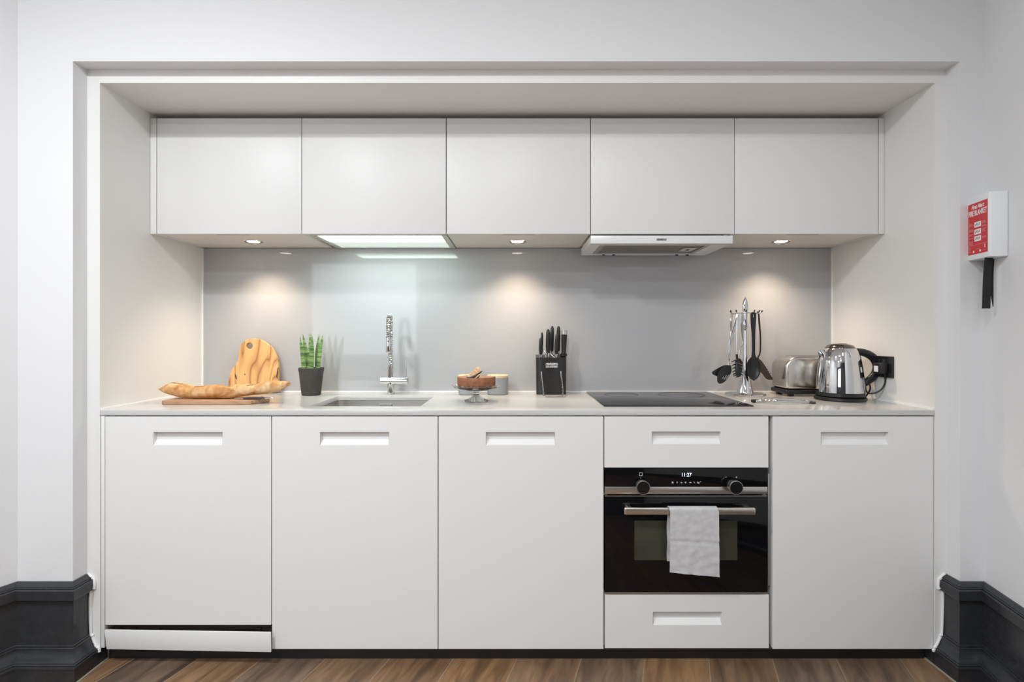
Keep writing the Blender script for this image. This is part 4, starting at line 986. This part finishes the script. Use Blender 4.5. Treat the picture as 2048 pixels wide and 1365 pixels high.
t = thing('kettle', 'polished steel kettle with a black D-shaped handle', 'kettle', (KXc, KYc, WT + .016))
zk = lambda py: Z(py, KYc)
m = MB(); m.lathe([(0, WT + .0168), (.086, WT + .0168), (.0895, WT + .019), (.0890, zk(784)), (0, zk(784))], (KXc, KYc, 0), 56, cap=False); m.build('black_collar', 'black', t)
m = MB(); g = bmesh.new()
pr = [(zk(783.7), .0885), (zk(770), .0880), (zk(752), .0855), (zk(735), .0815), (zk(722), .0770), (zk(712), .0720), (zk(704), .0660), (zk(699), .0600), (zk(697), .0560)]
pr2 = []
for (za, ra_), (zb2, rb) in zip(pr, pr[1:]):
    for k in range(4): f = k / 4; pr2.append((ra_ + (rb - ra_) * f, za + (zb2 - za) * f))
pr2.append((pr[-1][1], pr[-1][0]))
m.lathe(pr2, (KXc, KYc, 0), 72, cap=False); m.build('jug', 'chrome', t, smooth=60)
m = MB(); m.lathe([(.0556, zk(697) + .0002), (.0545, zk(695)), (.048, zk(691.5)), (.034, zk(688.8)), (.018, zk(687.5)), (0, zk(687.2))], (KXc, KYc, 0), 48, cap=False); lid = m.build('lid', mat('smoked_chrome_lid', (.22, .19, .16), .12, 1, bump=.01), t, smooth=60)
m = MB(); m.lathe([(0, 0), (.018, 0), (.019, .001), (.016, .0022), (0, .0026)], (KXc + .004, KYc - .008, zk(688.3)), 24, sy=.7, cap=False); m.build('lid_recess_disc', 'blackgloss', lid)  # flat black disc put in place of the lid's dark recess
m = MB(); m.prism([(KXc - .062, KYc - .020, zk(716)), (KXc - .062, KYc + .020, zk(716)), (KXc - .062, KYc + .016, zk(700)), (KXc - .062, KYc - .016, zk(700))], (-.001, 0, 0))
m = MB(); m.tube([(KXc - .060, KYc + .01, zk(716)), (KXc - .070, KYc + .004, zk(708)), (KXc - .083, KYc + .006, zk(700.5))], [.026, .020, .0085], 16, flat=((0, 1, 0), .8)); m.build('spout', 'chrome', t, smooth=60)
hp = [P(1706, 703, KYc), P(1722, 704.5, KYc), P(1737, 709.5, KYc), P(1748, 718, KYc), P(1754, 730, KYc), P(1753.5, 742, KYc), P(1747, 753, KYc), P(1736, 762.5, KYc), P(1726, 770, KYc), P(1719.5, 777, KYc)]
c = catmull(hp, 5); m = MB(); m.tube(c, lerp_list([.013, .015, .0165, .017, .0175, .0175, .0165, .015, .0125, .007], len(c)), 18, flat=((0, 1, 0), .9)); hd = m.build('handle', 'black', t, smooth=60)
c = catmull([P(1713, 702, KYc), P(1719.5, 725, KYc), P(1723, 750, KYc), P(1723.5, 777, KYc)], 6); m = MB(); m.tube(c, lerp_list([.008, .0075, .007, .006], len(c)), 12); m.build('handle_mount', 'black', hd, smooth=60)
m = MB(); m.tube([P(1698, 705, KYc - .045), P(1701.5, 710, KYc - .045)], [.0012, .0016], 8)
m.build('level_mark', 'black', t)

# ------------------------------------------------------------------ fire blanket on the right wall
dw = Vector((-.2, -1, 0)).normalized()      # along the wall toward the camera
nw = Vector((-1, .2, 0)).normalized()       # out of the wall
def wallpt(d): return Vector((RC[0] - .2 * (YW - d), d, 0))
e_far = wallpt(1.774); zt_, zb2 = 1.19 + (672 - 380.7) / 612, 1.19 + (672 - 512.3) / 612
BWd, BTh = .108, .0545
Mb = Matrix(((-dw.x, nw.x * -1, 0, 0), (-dw.y, nw.y * -1, 0, 0), (0, 0, 1, 0), (0, 0, 0, 1)))
# local frame: lx = toward camera along wall, ly = out of wall, lz up
Mf = Matrix((( dw.x, nw.x, 0, e_far.x), (dw.y, nw.y, 0, e_far.y), (0, 0, 1, zb2), (0, 0, 0, 1)))
t = thing('fire_blanket', 'white wall box with red fire blanket label and black pull straps', 'fire blanket', e_far + Vector((0, 0, zb2)))
hB = zt_ - zb2
m = MB(); m.box(0.001, BWd, .0008, BTh, 0, hB, bev=.003, seg=3); m.xform(Mf); m.build('box', 'plasticw', t, smooth=40)
m = MB(); m.box(.006, BWd - .007, BTh, BTh + .0006, .018, hB - .022); m.xform(Mf); lb = m.build('label', 'red', t, smooth=0)
# text drawing frame: x' -> toward camera (reads left to right when seen from the room), y' -> up, z' -> out of wall
Mt = Mf @ Matrix(((1, 0, 0, 0), (0, 0, 1, BTh + .0008), (0, 1, 0, 0), (0, 0, 0, 1)))
cxm = (BWd - .001) / 2
m = MB()
def txt(s_, size, y, w, x=cxm, **k): m.addmesh(text_mesh(s_, size, width=w, **k), Mt @ Matrix.Translation((x, y, 0)))
txt('First Alert', .019, hB - .036, .062, shear=.3, bold=.0005)
txt('FIRE BLANKET', .026, hB - .057, .088, bold=.0004)
m.build('lettering', 'white', lb, smooth=0)
m = MB()
def rect(x0, x1, y0, y1): 
    me_ = MB(); me_.box(x0, x1, y0, y1, 0, .0003); mm = bpy.data.meshes.new('q'); me_.bm.to_mesh(mm); me_.bm.free(); m.addmesh(mm, Mt); bpy.data.meshes.remove(mm)
for y in (.118, .093, .070): rect(cxm - .015, cxm + .017, y - .009, y + .009)
m.build('pictogram', 'white', lb, smooth=0)
m = MB()
for y in (.118, .093, .070):
    for q_ in range(4): rect(cxm - .010 + q_ * .006, cxm - .007 + q_ * .006, y - .005 + (q_ % 2) * .003, y + .003 + (q_ % 2) * .002)
m2_ = m.xform(Matrix.Translation(nw * .0004)); m.build('pictogram_drawing', mat('grey_ink', (.25, .22, .25), .5), lb, smooth=0)
m = MB()
for y in (.124, .1205, .117, .105, .1015, .098, .088, .0845, .074, .064, .0605, .057, .0535):
    rect(.012, .012 + random.uniform(.014, .022), y - .0005, y + .0005)
for y in (.124, .1205, .117, .110, .1065, .098, .0945, .0895, .072, .0685): rect(BWd - .033, BWd - .033 + random.uniform(.012, .021), y - .0005, y + .0005)
rect(.008, BWd - .009, .0495, .0503)
for y in (.045, .042, .039, .036, .033, .030, .027): rect(.010, .010 + random.uniform(.008, .016), y - .0004, y + .0004)
rect(BWd - .026, BWd - .014, .026, .0268); rect(cxm - .006, cxm + .010, .034, .0348); rect(BWd - .022, BWd - .016, .034, .046)
m.build('small_print', mat('pale_pink_print', (.75, .45, .45), .5), lb, smooth=0)
m = MB()
for x in (.034, .066): m.lathe([(0, 0), (.0036, 0), (.0036, .0004), (0, .0004)], (0, 0, 0), 16, cap=False) if False else m.addmesh(curve_mesh([[(x + .0036 * math.cos(2 * PI * k / 16), .027 + .0042 * math.sin(2 * PI * k / 16)) for k in range(16)]], .0003), Mt)
m.build('dots', 'white', lb, smooth=0)
# straps
for (xa, xb, xc2, ya, yb, w, d0, tw) in ((1977.5, 1975, 1970.5, 514, 617.5, .027, 1.705, .0), (1982, 1986, 1991.5, 514, 614, .019, 1.735, .25)):
    rows = []
    for i in range(14):
        f = i / 13; px = xa + (xb - xa) * f * 2 if f < .5 else xb + (xc2 - xb) * (f - .5) * 2
        c = P(px, ya + (yb - ya) * f, d0); d = Vector((math.cos(tw + f * tw * 1.5), -math.sin(tw + f * tw * 1.5), 0))
        rows.append([c + d * (g_ - .5) * w + Vector((0, .003 * math.sin(4 * f), 0)) for g_ in (0, .25, .5, .75, 1)])
    m = MB(); m.grid(rows, .0016); m.build('strap', 'strap', t, smooth=60)

# ------------------------------------------------------------------ lights
def area(name, loc, size, power, col, rot=(0, 0, 0), sy=None, shape='SQUARE', spread=None):
    l = bpy.data.lights.new(name, 'AREA'); l.energy = power; l.color = col; l.size = size; l.shape = shape
    if sy: l.shape = 'RECTANGLE'; l.size_y = sy
    if spread: l.spread = spread
    o = bpy.data.objects.new(name, l); COL.objects.link(o); o.location = loc; o.rotation_euler = rot; return o
# daylight through the rear window
area('window_daylight', ((WX0 + WX1) / 2, YR + .005, (WZ0 + WZ1) / 2), WX1 - WX0 - .1, 20, (.90, .95, 1), (PI / 2, 0, 0), WZ1 - WZ0 - .1).rotation_euler = (-PI / 2, 0, PI)
# ceiling lamps of the room; the unseen back row is added to brighten it
for i, (x, y, p) in enumerate(((-1.3, .35, 34), (-.1, .1, 21), (.85, .1, 4), (-1.5, -1.3, 26), (-.4, -1.3, 16))):
    t = thing('ceiling_lamp', 'round flush white ceiling lamp above the room, out of the picture, placed for its light', 'lamp', (x, y, CH), 'flush ceiling lamps')
    m = MB(); m.lathe([(.10, -.001), (.10, -.02), (.085, -.024), (.085, -.012)], (x, y, CH), 32, cap=False); m.build('rim', 'white', t)
    m = MB(); m.lathe([(0, -.012), (.084, -.012), (.084, -.010), (0, -.010)], (x, y, CH), 32, cap=False); m.build('lens', emit('ceiling_lens_%d' % i, (1, .98, .95), 6), t)
    area('ceiling_light', (x, y, CH - .026), .16, p, (.96, .985, 1), shape='DISK')
# under-cabinet spots
for lx in (-1.176, .004, 1.182):
    l = bpy.data.lights.new('cabinet_spot', 'SPOT'); l.energy = 12.5; l.color = (1, .78, .55); l.spot_size = math.radians(118); l.spot_blend = 1.0; l.shadow_soft_size = .02
    o = bpy.data.objects.new('cabinet_spot', l); COL.objects.link(o); o.location = (lx, 2.28, UZ0 - .006)
0 and area('panel_light', ((lx0 + lx1) / 2, 2.23, UZ0 - .003), .50, 7.5, (.84, 1, .93), sy=.20)

w = bpy.data.worlds.new('world'); bpy.context.scene.world = w; w.use_nodes = True
w.node_tree.nodes['Background'].inputs['Color'].default_value = (.8, .88, 1, 1); w.node_tree.nodes['Background'].inputs['Strength'].default_value = 1.0

# ------------------------------------------------------------------ camera
cam = bpy.data.cameras.new('camera'); co_ = bpy.data.objects.new('camera', cam); COL.objects.link(co_)
co_.location = (0, 0, H); co_.rotation_euler = (PI / 2, 0, 0)
cam.sensor_width = 36; cam.lens = F / 2048 * 36; cam.shift_x = -(VX - 1024) / 2048; cam.shift_y = (VY - 682.5) / 2048
cam.clip_start = .05
sc_ = bpy.context.scene; sc_.camera = co_
vs = sc_.view_settings; vs.view_transform = 'Standard'; vs.look = 'None'; vs.gamma = 1; vs.use_curve_mapping = False; vs.exposure = 0.0
